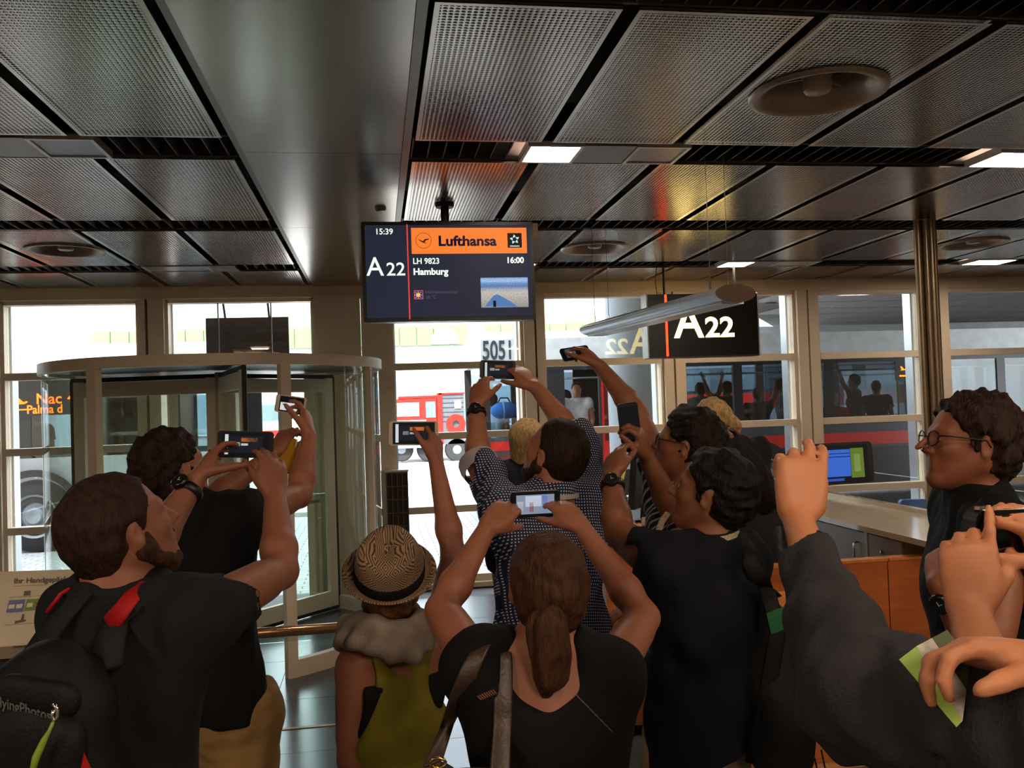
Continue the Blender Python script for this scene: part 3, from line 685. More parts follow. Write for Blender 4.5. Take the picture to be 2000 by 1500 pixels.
# pole and ceiling flange
obj('pole', MB().tube([(.455, 5.36, mz1 - .05), (.455, 5.36, ZC - .02)], .026, 16), mat('pole_brown', '#2c2019', .4, .3), mt, smooth=True)
obj('flange', MB().lathe([(.001, -.03), (.055, -.03), (.06, -.02), (.06, 0), (.001, 0)], (.455, 5.36, ZC), 24), M_BLACK, mt)
boxo('side_bracket', (mx1 - .002, my + .02, mz1 - .09), (mx1 + .035, my + .06, mz1 - .005), mat('bracket_beige', '#8a6c50', .5), mt)
# ------------------------------------------------------------------ gate sign
gx0, gx1, gz0, gz1, gy = 2.508, 3.585, 2.250, 2.832, 7.70
gt = thing('gate_sign', 'hanging black light box with glowing A22 and a red line', 'sign', ((gx0 + gx1) / 2, gy + .08, gz0))
boxo('box', (gx0, gy, gz0), (gx1, gy + .16, gz1), mat('sign_black', '#171210', .3, 0, .04), gt)
boxo('side_cap', (gx0 - .012, gy - .004, gz0 - .008), (gx0, gy + .164, gz1 + .006), mat('white_side', '#dfe2e2', .35), gt)
boxo('side_cap', (gx1, gy - .004, gz0 - .008), (gx1 + .012, gy + .164, gz1 + .006), MATS['white_side'], gt)
boxo('edge_trim', (gx0, gy - .006, gz0 - .012), (gx1, gy + .166, gz0), mat('sign_trim', '#5a4636', .4), gt)
GL = emat('sign_glow', '#ffe08a', 4.0); GR = emat('sign_red', '#ff2f12', 3.0)
for face, yy, ax in ((1, gy - .004, X), (-1, gy + .164, -X)):
    ox = gx0 if face > 0 else gx1; q = lambda u, v: V(ox + face * u, yy, gz0 + v); w, h = gx1 - gx0, gz1 - gz0
    a, b = q(.165, .004), q(.185, h - .004)
    boxo('red_line', (min(a[0], b[0]), min(yy, yy + face * .003), a[2]), (max(a[0], b[0]), max(yy, yy + face * .003), b[2]), GR, gt)
    text('gate_letter', 'A', q(.252, .178), ax, Z, .305 / .70, GL, gt, .006, lift=.001, narrow=.95)
    text('gate_number', '22', q(.548, .178), ax, Z, .182 / .70, GL, gt, .006, lift=.001, narrow=1.12)
for x in (2.70, 3.40): obj('hanger_rod', MB().tube([(x, gy + .08, gz1), (x, gy + .08, 3.3)], .011, 8), M_BLACK, gt)
obj('cable', MB().tube([(2.62, gy + .05, gz1), (2.60, gy + .03, gz1 + .12), (2.63, gy + .05, gz1 + .3), (2.63, gy + .07, 3.3)], .004, 6), M_BLACK, gt)
# ------------------------------------------------------------------ hanging tube lamp
lt = thing('tube_lamp', 'long hanging aluminium lamp with flat oval section and brown end cap', 'lamp', (1.70, 5.0, 2.32))
la, lb = V(1.795, 4.10, 2.373), V(1.555, 6.02, 2.368); L_ = _n(lb - la)
obj('housing', MB().tube([la, lb], [(.112, .046), (.112, .046)], 28, flat=(1, 0, 0)), mat('satin_aluminium', '#aeb4ba', .28, .9, .04), lt, auto=50)
obj('end_cap', MB().tube([la - L_ * .006, la - L_ * .001], [(.113, .047)] * 2, 28, flat=(1, 0, 0)), mat('cap_brown', '#7c5f4c', .45), lt, auto=50)
obj('louvre', MB().obox((la + lb) / 2 - V(0, 0, .042), (lb - la) / 2 * .97, V(.06, 0, 0), V(0, 0, .008)), mat('lamp_louvre', '#c7c7c2', .3, .8), lt)
for s in (.08, .92):
    for d in (-.05, .05):
        c = la + (lb - la) * s + V(d, 0, .04); obj('suspension_wire', MB().tube([c, (c[0], c[1], 3.118)], .0022, 6), mat('wire', '#5a5650', .4, .8), lt); obj('wire_grip', MB().tube([c, c + V(0, 0, .05)], .006, 8), M_CHROME, lt)
# ------------------------------------------------------------------ outside: ground, canopy, column, building
def paving():
    m = mat('sunlit_paving', '#a9a7a2', .8, 0, .1, .6); t = m.node_tree; b = t.nodes['Principled BSDF']; L = t.links.new
    tc = t.nodes.new('ShaderNodeTexCoord'); br = t.nodes.new('ShaderNodeTexBrick'); br.inputs['Scale'].default_value = 1.0
    br.inputs['Brick Width'].default_value = .24; br.inputs['Row Height'].default_value = .12; br.inputs['Mortar Size'].default_value = .008
    br.inputs['Color1'].default_value = lin('#a5a8aa'); br.inputs['Color2'].default_value = lin('#b9b9b6'); br.inputs['Mortar'].default_value = lin('#6a6c6e')
    L(tc.outputs['Object'], br.inputs['Vector']); L(br.outputs[0], b.inputs['Base Color']); return m
boxo('ground', (-120, 9.15, -.2), (120, 160, -.02), paving(), kind='structure')
boxo('kerb', (-60, 15.9, -.02), (60, 16.15, .06), mat('kerb_stone', '#b9b5ad', .8), kind='structure')
# canopy over the bus bay on the right: soffit of square panels
cp = [(3.9, 9.3), (3.9, 10.6), (9.0, 19.6), (13.5, 26.7), (34, 26.7), (34, 9.3)]
M_SOF = mat('soffit_panel', '#66625e', .7, 0, .12, .8)
so = obj('canopy_soffit', MB().prism(cp, (0, 0, 3.83), (1, 0, 0), (0, 1, 0), (0, 0, 1), 0, .5), mat('soffit_joint', '#141211', .7), kind='structure')
def inside(x, y):
    c = False
    for i in range(len(cp)):
        (x0, y0), (x1, y1) = cp[i], cp[i - 1]
        if (y0 > y) != (y1 > y) and x < (x1 - x0) * (y - y0) / (y1 - y0) + x0: c = not c
    return c
sp = None
for i in range(20):
    for j in range(13):
        x, y = 4.0 + 1.25 * i, 9.4 + 1.25 * j
        if all(inside(x + a, y + b) for a in (.05, 1.2) for b in (.05, 1.2)):
            if sp is None: sp = boxo('soffit_panel', (x + .035, y + .035, 3.80), (x + 1.215, y + 1.215, 3.83), M_SOF, so); s0 = (x, y)
            else: dup(sp, so, (x - s0[0], y - s0[1], 0))
for x, y in ((6.9, 11.9), (9.4, 14.4), (11.9, 16.9), (14.4, 14.4), (8.15, 16.9)):
    obj('soffit_downlight', MB().lathe([(.001, -.03), (.12, -.03), (.14, 0)], (x, y, 3.80), 18), M_DARK, so)
boxo('canopy_back_wall', (13.6, 26.0, 0), (34, 26.6, 3.83), mat('grey_corrugated', '#2c2e31', .7), kind='structure')
ct = thing('concrete_column', 'thick round grey concrete column outside the window', 'column', (3.205, 10.55, -.02))
obj('shaft', MB().lathe([(.32, -.02), (.32, 5.4)], (3.205, 10.55, 0), 48), mat('smooth_concrete', '#7f868b', .55, 0, .06, 2), ct, smooth=True)
obj('plinth', MB().lathe([(.001, -.02), (.36, -.02), (.36, .12), (.32, .14)], (3.205, 10.55, 0), 48), MATS['smooth_concrete'], ct)
# hazard barrier at its foot
hb = thing('hazard_barrier', 'low yellow and black hazard barrier at the concrete column', 'barrier', (2.95, 9.75, 0))
hx0, hx1 = float(P(1195, 935, 9.75)[0]), float(P(1312, 935, 9.75)[0]); h0, h1 = float(P(1250, 968, 9.75)[2]), float(P(1250, 915, 9.75)[2])
boxo('board', (hx0, 9.74, h0), (hx1, 9.78, h1), mat('hazard_black', '#17150f', .5), hb)
for i in range(4):
    x = hx0 + (hx1 - hx0) * i / 4; w = (hx1 - hx0) / 8
    obj('yellow_stripe', MB().add([(x, 9.737, h0), (x + w, 9.737, h0), (x + 2 * w - .01, 9.737, h1), (x + w - .01, 9.737, h1)], [(0, 1, 2, 3)]), mat('hazard_yellow', '#d8b73a', .5), hb)
for x in (hx0 + .05, hx1 - .05): boxo('leg', (x - .03, 9.74, -.02), (x + .03, 9.80, h0), MATS['hazard_black'], hb)
# dark notice board hung outside over the revolving door
nb = thing('outdoor_board', 'dark brown notice board hung outside above the revolving door', 'sign', (-1.32, 9.45, 2.40))
boxo('panel', (-1.745, 9.42, 2.30), (-.90, 9.48, 2.868), mat('board_brown', '#241b17', .3), nb)
for i in range(7): boxo('board_rib', (-1.74, 9.412, 2.33 + i * .075), (-.905, 9.42, 2.336 + i * .075), mat('rib_brown', '#30251f', .4), nb)
for x in (-1.55, -1.1): obj('hanger', MB().tube([(x, 9.45, 2.86), (x, 9.2, 3.2)], .012, 8), M_BLACK, nb)
# far hall with pale green cladding
bt = thing('far_hall', 'long white and pale green clad hall beyond the apron', 'building', (8, 46, 0))
boxo('wall', (-40, 46, 0), (40, 60, 9), mat('hall_white', '#8e8e8c', .7), bt)
mg, mg2 = mat('pale_green_cladding', '#5f9147', .7), mat('green_cladding', '#37804a', .7)
gz0, gz1 = float(P(900, 673, 45.9)[2]), float(P(900, 634, 45.9)[2])
for i in range(34):
    x = -14 + i * .9
    if 4.4 < x < 5.6: continue
    boxo('green_panel', (x + .02, 45.88, gz0), (x + .87, 46, gz1), mg2 if i % 9 in (3,) else mg, bt)
dx_ = float(P(870, 665, 45.8)[0]); dz_ = float(P(870, 672, 45.8)[2])
obj('round_vent', MB().prism([(.75 * math.cos(t * math.pi / 10), .95 * math.sin(t * math.pi / 10)) for t in range(11)], (dx_, 45.8, dz_), (1, 0, 0), (0, 0, 1), (0, 1, 0), 0, .1), mat('vent_grey', '#8f9590', .6), bt)
for i in range(5): boxo('vent_slat', (dx_ - .6 + .03 * i, 45.76, dz_ + .1 + .15 * i), (dx_ + .6 - .03 * i, 45.8, dz_ + .15 + .15 * i), mat('vent_slat', '#d4d8d2', .6), bt)
for i in range(14):
    x = -12 + i * 2.6; w = boxo('ground_window', (x, 45.9, .8), (x + 1.9, 46, 3.0), mat('hall_window_frame', '#b9bfc2', .5), bt); boxo('pane', (x + .1, 45.87, .9), (x + 1.8, 45.9, 2.9), mat('hall_pane', '#7f9096', .2), w)
# ------------------------------------------------------------------ apron buses
M_BW = mat('bus_white', '#b4babf', .3, 0, .03); M_BR = mat('bus_red', '#b81a14', .35, 0, .05); M_BM = mat('bus_maroon', '#5a1d22', .45); M_BB = mat('bus_blue_grey', '#6c757d', .35)
M_BD = mat('bus_dark', '#17181b', .35); M_BG = glassmat('bus_glass', (.62, .68, .72), .05); M_BI = mat('bus_interior', '#1d1f21', .6); M_YEL = mat('yellow_pole', '#d6b62a', .35)
def bus(name, label, x0, x1, y0, y1, roof, wins, stripe, wheels, low, side):
    t = thing(name, label, 'bus', ((x0 + x1) / 2, (y0 + y1) / 2, -.02))
    b = MB().box((x0, y0, .30), (x1, y0 + .05, low)).box((x0, y1 - .05, .30), (x1, y1, low)).box((x0, y0, .30), (x0 + .05, y1, low)).box((x1 - .05, y0, .30), (x1, y1, low))
    obj('lower_body', b, side, t)
    boxo('floor', (x0 + .05, y0 + .05, .30), (x1 - .05, y1 - .05, .38), M_BI, t)
    obj('roof', MB().prism([(-(y1 - y0) / 2, 0), ((y1 - y0) / 2, 0), ((y1 - y0) / 2, roof - 2.50 - .12), ((y1 - y0) / 2 - .15, roof - 2.50), (-(y1 - y0) / 2 + .15, roof - 2.50), (-(y1 - y0) / 2, roof - 2.50 - .12)], ((x0 + x1) / 2, (y0 + y1) / 2, 2.50), (0, 1, 0), (0, 0, 1), (1, 0, 0), -(x1 - x0) / 2, (x1 - x0) / 2), mat('roof_white', '#c6cacc', .4), t)
    boxo('roof_band', (x0 - .005, y0 - .006, 2.36), (x1 + .005, y0, 2.52), M_BD, t)
    for s in stripe: boxo('colour_stripe', (s[0], y0 - .01, s[2]), (s[1], y0, s[3]), s[4], t)
    xs = [x0] + [q for w in wins for q in w] + [x1]
    for (a, bb) in wins:
        if (a, bb) != (2.86, 3.58): f = obj('side_window', MB().prism(rrect(bb - a, 2.42 - low, .1), ((a + bb) / 2, y0 + .02, (low + 2.42) / 2), (1, 0, 0), (0, 0, 1), (0, 1, 0), 0, .008), M_BG, t)
        obj('far_window', MB().box((a, y1 - .03, low), (bb, y1 - .02, 2.42)), M_BG, t)
    e = [(xs[i], xs[i + 1]) for i in range(0, len(xs), 2)]
    for (a, bb) in e:
        if bb - a > .01: boxo('pillar', (a, y0, low), (bb, y0 + .06, 2.5), M_BD, t); boxo('pillar', (a, y1 - .06, low), (bb, y1, 2.5), M_BD, t)
    for wx in wheels:
        for yy, s in ((y0 - .14, -1),):
            w = obj('wheel', MB().lathe([(.20, 0), (.30, .03), (.50, .05), (.52, .12), (.52, .28), (.3, .3)], (wx, yy + .03, .50), 36, (1, 0, 0), (0, 0, 1), (0, 1, 0)), mat('tyre', '#17181a', .7), t, smooth=True)
            obj('hub_cap', MB().lathe([(.001, .01), (.10, .0), (.14, .06), (.24, .08), (.31, .03)], (wx, yy, .50), 30, (1, 0, 0), (0, 0, 1), (0, 1, 0)), mat('hub_grey', '#7c838a', .5, .3), w)
            obj('wheel_arch', MB().lathe([(.56, 0), (.66, 0), (.66, .02), (.56, .02)], (wx, yy + .02, .50), 30, (1, 0, 0), (0, 0, 1), (0, 1, 0), 0, math.pi), M_BD, w)
    for i in range(int((x1 - x0) / 2.1)):
        x = x0 + 1.2 + 2.1 * i; obj('grab_pole', MB().tube([(x, (y0 + y1) / 2 - .3, .38), (x, (y0 + y1) / 2 - .3, 2.5)], .018, 8), M_YEL if i % 3 == 0 else M_CHROME, t, smooth=True)
    obj('grab_rail', MB().tube([(x0 + .3, y0 + .6, 2.25), (x1 - .3, y0 + .6, 2.25)], .016, 8), M_CHROME, t, smooth=True)
    return t
B1, B1y = 1.58, 13.0
w1 = [(1.70, 2.42), (2.86, 3.58)] + [(4.2 + 1.55 * i, 4.2 + 1.55 * i + 1.4) for i in range(7)]
b1 = bus('airport_bus', 'white airport bus numbered 5051 with red stripe, full of passengers', B1, 15.2, B1y, 15.6, 2.98, w1,
         [(B1, 2.5, 1.16, 1.30, M_BR), (3.6, 15.2, 1.02, 1.22, M_BR), (B1, 2.5, .36, 1.10, M_BM), (3.6, 15.2, .36, .98, M_BD)], (5.9, 12.2), 1.36, mat('bus_slate', '#353b42', .35))
text('fleet_number', '5051', V(1.60, B1y - .012, 2.555), X, Z, .28 / .7, mat('number_ink', '#2b3a44', .5), b1, .008, lift=.002, narrow=.61)
dr = boxo('open_door', (3.42, B1y - .05, .42), (3.64, B1y + .0, 2.36), M_BR, b1); boxo('door_pane', (3.46, B1y - .06, 1.25), (3.60, B1y - .05, 2.2), M_BG, dr); boxo('door_seal', (3.39, B1y - .06, .42), (3.42, B1y + .02, 2.36), M_BLACK, dr)
lp = P(1760, 722, B1y)
boxo('led_display', (lp[0] - .12, B1y - .03, lp[2] - .18), (lp[0] + .8, B1y - .012, lp[2] + .14), mat('led_black', '#0d0b0b', .4), b1)
LED = emat('led_orange', '#ff6a1e', 2.2)
def plane_icon(par, c, s, y):
    pts = [(-.5, -.05), (-.42, -.02), (-.48, .16), (-.40, .16), (-.28, .02), (.05, .08), (-.10, .38), (.02, .38), (.28, .13), (.48, .19), (.52, .12), (.35, .02)]
    obj('plane_symbol', MB().add([(c[0] + a * s, y, c[2] + b * s) for a, b in pts], [tuple(range(len(pts)))[::-1]]), LED, par); boxo('symbol_bar', (c[0] - .55 * s, y - .001, c[2] - .36 * s), (c[0] + .5 * s, y, c[2] - .28 * s), LED, par)
plane_icon(b1, (lp[0] + .12, 0, lp[2]), .32, B1y - .034)
# second bus, left, seen beside and through the revolving door
B2y = 13.3
w2 = [(-12.9 + 1.6 * i, -12.9 + 1.6 * i + 1.45) for i in range(6)] + [(-3.1, -2.35)]
b2 = bus('shuttle_bus', 'grey-white apron bus with orange destination letters and a large wheel', -13.2, -2.0, B2y, 15.8, 2.95, w2, [(-13.2, -2.0, .36, .52, M_BD)], (float(P(72, 995, B2y)[0]), -10.6), 1.32, mat('bus_pale_grey', '#8e9194', .35))
ld = P(85, 795, B2y)
boxo('led_display', (float(P(20, 795, B2y)[0]), B2y - .03, 1.93), (float(P(150, 795, B2y)[0]), B2y - .012, 2.42), MATS['led_black'], b2)
text('led_lettering', 'Nac', P(70, 789, B2y - .034), X, Z, .15 / .7, LED, b2, .003); text('led_lettering', 'Palma d', P(52, 808, B2y - .034), X, Z, .12 / .7, LED, b2, .003, narrow=.9)
text('led_lettering', '41', P(132, 785, B2y - .034), X, Z, .13 / .7, LED, b2, .003)
plane_icon(b2, P(38, 790, B2y), .24, B2y - .034)
text('maker_lettering', 'Urbino', P(66, 934, B2y - .012), X, Z, .07 / .7, mat('badge_grey', '#c9ccd0', .4), b2, .001, lift=.002)
obj('turn_light', MB().ball(P(178, 922, B2y - .02), (.07, .02, .04)), emat('amber', '#e2601e', .6), b2)
yp = [P(x, y, B2y + .3) for x, y in ((216, 897), (240, 897), (262, 908), (276, 930))]
obj('yellow_handrail', MB().tube(yp, .03, 10), M_YEL, b2, smooth=True); obj('yellow_handrail', MB().tube([P(156, 785, B2y + .3), P(160, 940, B2y + .3)], .05, 10), M_YEL, b2, smooth=True)
# ------------------------------------------------------------------ fire engine and van on the apron
fx = lambda px, py: P(px, py, 30.0)
ft = thing('fire_engine', 'red fire engine with open grey roller locker and hose reel', 'fire engine', (fx(840, 880)[0], 31.2, -.02))
def fbox(name, p0, q0, p1, q1, y0, y1, m, par=ft):
    a, b = fx(p0, q1), fx(p1, q0); return boxo(name, (a[0], y0, a[2]), (b[0], y1, b[2]), m, par)
M_FR = mat('fire_red', '#b01a10', .3, 0, .04)
cab = fbox('cab', 772, 778, 852, 868, 30, 32.4, M_FR); fbox('windshield', 774, 786, 818, 814, 29.97, 30, mat('truck_glass', '#b8c2c8', .1), cab); fbox('side_glass', 832, 784, 850, 816, 29.97, 30, mat('truck_glass_dark', '#5c6a72', .1), cab)
fbox('roof_rail', 778, 772, 856, 779, 30, 32.3, M_FR, cab); fbox('white_band', 772, 820, 832, 842, 29.96, 30, mat('truck_white', '#f1ece6', .4), cab); fbox('bumper', 770, 866, 856, 876, 29.8, 30.2, mat('bumper_grey', '#8d8f92', .5), cab)
lk = fbox('locker_body', 862, 770, 906, 868, 30, 32.4, mat('locker_grey', '#4b4f55', .5)); fbox('locker_frame', 856, 766, 910, 771, 29.95, 32.4, M_FR, lk); fbox('locker_frame', 856, 768, 863, 868, 29.95, 32.4, M_FR, lk)
for i in range(6): fbox('locker_slat', 864, 776 + i * 9, 905, 778 + i * 9, 29.97, 30, mat('slat_grey', '#3a3d42', .5), lk)
fbox('pump_panel', 888, 782, 900, 798, 29.96, 30, mat('panel_white', '#cdd3d6', .4), lk)
c = fx(890, 828); obj('hose_reel', MB().lathe([(.12, 0), (.34, 0), (.34, .2), (.12, .2)], c - V(0, .1, 0), 24, (1, 0, 0), (0, 0, 1), (0, 1, 0)), M_FR, ft)
for px in (784, 838, 893):
    c = fx(px, 878); w = obj('wheel', MB().lathe([(.15, 0), (.38, .0), (.42, .06), (.42, .3)], c, 24, (1, 0, 0), (0, 0, 1), (0, 1, 0)), MATS['tyre'], ft); obj('hub_cap', MB().lathe([(.001, -.01), (.15, 0)], c, 20, (1, 0, 0), (0, 0, 1), (0, 1, 0)), MATS['hub_grey'], w)
for px, py in ((776, 846), (826, 846)): obj('headlamp', MB().ball(fx(px, py), (.12, .05, .1)), mat('lamp_clear', '#e9e4d6', .2), ft)
vt = thing('service_van', 'white service van with red band beyond the revolving door', 'van', (P(532, 850, 26)[0], 27, -.02))
def vbox(name, p0, q0, p1, q1, y0, y1, m, par=vt):
    a, b = P(p0, q1, 26), P(p1, q0, 26); return boxo(name, (a[0], y0, a[2]), (b[0], y1, b[2]), m, par)
vbox('body', 440, 775, 600, 895, 26, 28, M_BW); vbox('windshield', 452, 795, 494, 825, 25.97, 26, MATS['truck_glass_dark']); vbox('side_glass', 505, 790, 545, 822, 25.97, 26, MATS['truck_glass_dark']); vbox('red_band', 440, 838, 600, 856, 25.96, 26, M_BR); vbox('bumper', 436, 876, 604, 890, 25.9, 28.1, MATS['bumper_grey'])
for px in (475, 570):
    obj('wheel', MB().lathe([(.12, 0), (.32, .0), (.36, .06), (.36, .3)], np.array([P(px, 894, 25.9)[0], 25.9, .345]), 24, (1, 0, 0), (0, 0, 1), (0, 1, 0)), MATS['tyre'], vt)
# low coach far to the right, seen through the bus windows
rt2 = thing('airport_coach', 'white and blue-grey coach with red band parked behind the numbered bus', 'bus', (11, 22, -.02))
boxo('body', (4.6, 21.5, .6), (17, 23.6, 1.55), M_BW, rt2); boxo('red_band', (4.6, 21.46, 1.55), (17, 23.6, 1.95), M_BR, rt2); boxo('upper_body', (4.6, 21.5, 1.95), (17, 23.6, 2.9), mat('tanker_blue_grey', '#4b535d', .4), rt2)
for x in (5.6, 7.2, 14, 15.6): obj('wheel', MB().lathe([(.15, 0), (.45, .0), (.5, .06), (.5, .3)], (x, 21.4, .48), 24, (1, 0, 0), (0, 0, 1), (0, 1, 0)), MATS['tyre'], rt2)
for i in range(6): boxo('window', (5.0 + 2 * i, 21.44, 2.05), (6.6 + 2 * i, 21.5, 2.6), MATS['truck_glass_dark'], rt2)
# ------------------------------------------------------------------ check-in counter, chair, cabinets, kiosk
kt = thing('gate_counter', 'orange beech gate counter with tall podium and low front panels', 'counter', (2.4, 4.9, 0))
boxo('podium', (1.22, 4.66, .06), (1.80, 5.30, 1.09), M_WOOD, kt); boxo('podium_top', (1.20, 4.63, 1.09), (1.83, 5.34, 1.115), mat('beech_top', '#c87a35', .25, 0, .12, 4, stretch=(5, 1, 1)), kt)
boxo('plinth', (1.24, 4.69, 0), (1.78, 5.25, .06), M_BLACK, kt); boxo('plinth', (1.80, 4.67, 0), (4.4, 4.70, .06), M_BLACK, kt)
for a, b in ((1.805, 2.905), (2.912, 3.60), (3.606, 4.40)): boxo('front_panel', (a, 4.66, .06), (b, 4.70, .872), M_WOOD, kt); boxo('panel_cap', (a, 4.645, .872), (b, 4.72, .888), MATS['beech_top'], kt)
boxo('desk_surface', (1.80, 4.70, .70), (3.0, 4.98, .73), MATS['beech_top'], kt)
fb = thing('counter_box', 'low orange wooden box unit standing before the gate counter', 'cabinet', (1.95, 4.2, 0))
boxo('body', (1.42, 4.0, .05), (2.41, 4.42, .765), M_WOOD, fb); boxo('top', (1.40, 3.985, .765), (2.425, 4.44, .79), MATS['beech_top'], fb); boxo('plinth', (1.44, 4.02, 0), (2.39, 4.40, .05), mat('pale_plinth', '#c98a55', .5), fb)
mb = thing('mesh_basket', 'narrow metal mesh basket on the side of the wooden box', 'basket', (2.47, 4.2, .2))
fr = MB()
for y in (4.08, 4.36):
    for x in (2.43, 2.50): fr.tube([(x, y, .22), (x, y, .60)], .005, 6)
for z in (.22, .60):
    fr.tube([(2.43, 4.08, z), (2.50, 4.08, z), (2.50, 4.36, z), (2.43, 4.36, z), (2.43, 4.08, z)], .005, 6)
obj('frame', fr, M_CHROME, mb)
ms = MB()
for i in range(13): ms.tube([(2.43 + .07 * (i % 2) * 0 + .0054 * i, 4.08, .22), (2.43 + .0054 * i, 4.08, .60)], .0012, 4)
for i in range(32): ms.tube([(2.43, 4.08, .22 + .012 * i), (2.50, 4.08, .22 + .012 * i)], .0012, 4); ms.tube([(2.50, 4.08, .22 + .012 * i), (2.50, 4.36, .22 + .012 * i)], .0012, 4)
obj('mesh', ms, M_CHROME, mb, kind='stuff')
# back counter along the right side
bc = thing('back_counter', 'long low cabinet counter with glossy beige top and olive wood doors', 'counter', (3.4, 5.6, 0))
boxo('carcass', (3.10, 4.76, .06), (3.72, 7.2, .965), M_CAB, bc); boxo('worktop', (3.05, 4.43, .965), (3.76, 7.25, 1.0), M_GREYTOP, bc); boxo('splash_edge', (3.70, 4.43, 1.0), (3.76, 7.25, 1.03), M_GREYTOP, bc); boxo('plinth', (3.14, 4.8, 0), (3.70, 7.15, .06), M_BLACK, bc)
for i in range(4):
    y = (4.78, 5.18, 5.86, 6.54)[i]; yl = (.36, .64, .64, .62)[i]; d = boxo('door', (3.08, y, .09), (3.10, y + yl, .95), M_CAB, bc); boxo('edge_strip', (3.076, y + yl + .005, .06), (3.10, y + yl + .035, .965), mat('olive_edge', '#8c7752', .4), bc)
    yy = y + .09 if i % 2 else y + .55
    if i in (1, 2): obj('handle', MB().tube([(3.08, yy, .76), (3.055, yy, .77), (3.055, yy, .87), (3.08, yy, .88)], .006, 8), M_CHROME, d, smooth=True)
    if i == 0: obj('lock', MB().lathe([(.001, 0), (.014, 0), (.014, .012), (.001, .013)], (3.08, y + .2, .86), 16, (0, 1, 0), (0, 0, 1), (-1, 0, 0)), M_CHROME, d)
# screen and papers on the podium
sc = thing('desk_screen', 'dark computer screen on the podium seen from the side', 'screen', (1.60, 5.14, 1.115))
obj('panel', MB().obox((1.60, 5.14, 1.40), V(.10, .13, .0), V(-.016, .012, 0), V(.02, 0, .20)), mat('screen_plastic', '#1b1a18', .4), sc); boxo('foot', (1.52, 5.06, 1.115), (1.68, 5.24, 1.13), MATS['screen_plastic'], sc); obj('neck', MB().tube([(1.60, 5.15, 1.12), (1.61, 5.15, 1.35)], .022, 10), MATS['screen_plastic'], sc)
kb = thing('keyboard', 'beige slanted keyboard on the podium beside the dark screen', 'keyboard', (1.64, 4.90, 1.115))
obj('case', MB().obox((1.64, 4.90, 1.14), V(.12, -.03, 0), V(.02, .06, 0), V(0, 0, .016)), mat('key_beige', '#a8927c', .5), kb)
for i in range(6): obj('key_row', MB().obox((1.64 - .014 + .006 * i, 4.90 - .042 + .018 * i, 1.158), V(.10, -.025, 0), V(.002, .006, 0), V(0, 0, .003)), mat('key_dark', '#4a4038', .5), kb)
tag(boxo('paper_sheet', (1.26, 4.68, 1.115), (1.48, 4.92, 1.118), mat('paper', '#d9d2c4', .6)), 'white paper sheet lying on the podium top', 'paper')
# stool-backed office chair
oc = thing('office_chair', 'black office chair with tall curved backrest behind the gate counter', 'chair', (2.4, 5.45, 0))
bs = MB(); pr = rrect(.46, .56, .14, 6); c0 = P(1487, 1050, 5.22)
bs.prism(pr, c0, _n(V(.9, -.35, 0)), V(0, 0, 1), _n(V(.35, .9, .1)), -.03, .04)
obj('backrest', bs, mat('chair_leather', '#15181c', .35), oc)
boxo('seat', (c0[0] - .24, 5.27, .50), (c0[0] + .22, 5.72, .58), MATS['chair_leather'], oc); obj('stem', MB().tube([(c0[0], 5.47, .06), (c0[0], 5.47, .5)], .03, 10), M_BLACK, oc); obj('back_post', MB().tube([(c0[0], 5.6, .5), (c0[0] + .02, 5.34, .62), (c0[0] + .02, 5.28, c0[2])], .022, 8), M_BLACK, oc)
for k in range(5):
    a = k * 1.2566; obj('leg', MB().tube([(c0[0], 5.47, .09), (c0[0] + .27 * math.cos(a), 5.47 + .27 * math.sin(a), .06)], .02, 8), M_BLACK, oc); obj('castor', MB().ball((c0[0] + .27 * math.cos(a), 5.47 + .27 * math.sin(a), .03), .03), M_BLACK, oc)
for s in (-1, 1): obj('armrest', MB().obox((c0[0] + s * .25, 5.47, .74), V(.03, 0, 0), V(0, .13, 0), V(0, 0, .015)).obox((c0[0] + s * .25, 5.50, .63), V(.015, 0, 0), V(0, .02, 0), V(0, 0, .11)), mat('arm_grey', '#3a3e42', .3), oc)
# blue seat beyond the back counter
bcp = P(1783, 990, 6.8)
bl = thing('blue_seat', 'pale blue padded seat back beyond the back counter', 'chair', (4.35, 6.95, 0))
obj('backrest', MB().prism(rrect(.24, .36, .03), bcp - V(-.02, 0, .12), _n(V(.97, -.2, 0)), _n(V(.05, .1, 1)), _n(V(.2, .97, 0)), 0, .05), mat('blue_pad', '#5f86c8', .5), bl)
boxo('seat', (bcp[0] - .13, 6.86, .42), (bcp[0] + .17, 7.2, .48), MATS['blue_pad'], bl)
for dx in (-.1, .14):
    for dy in (6.9, 7.16): obj('leg', MB().tube([(bcp[0] + dx, dy, 0), (bcp[0] + dx, dy, .44)], .012, 8), M_CHROME, bl)
obj('back_post', MB().tube([(bcp[0] + .02, 7.02, .46), (bcp[0] + .03, 6.9, bcp[2] - .1)], .014, 8), M_CHROME, bl)
# cabin-bag sizer kiosk
ky = 3.15
ks = thing('bag_sizer_kiosk', 'white hand luggage check kiosk with sloped printed panel', 'kiosk', (-1.62, 3.4, 0))
a0, a1 = P(-60, 1268, ky), P(196, 1256, ky); b0, b1 = P(-60, 1122, ky + .16), P(214, 1106, ky + .16)
M_KW = mat('kiosk_white', '#d8c8ae', .4)
pw = np.linalg.norm(a1 - a0); up_ = _n((b0 + b1) / 2 - (a0 + a1) / 2); ax_ = _n(a1 - a0); hh = np.linalg.norm((b0 + b1) / 2 - (a0 + a1) / 2)
po = rrect(pw, hh, .05, 5); po = [(x, y if y > 0 else (-hh / 2)) for x, y in po]
kc = (a0 + a1 + b0 + b1) / 4
pn = obj('sloped_panel', MB().prism(po, kc, ax_, up_, np.cross(ax_, up_), -.02, .0), M_KW, ks)
na = np.cross(ax_, up_)
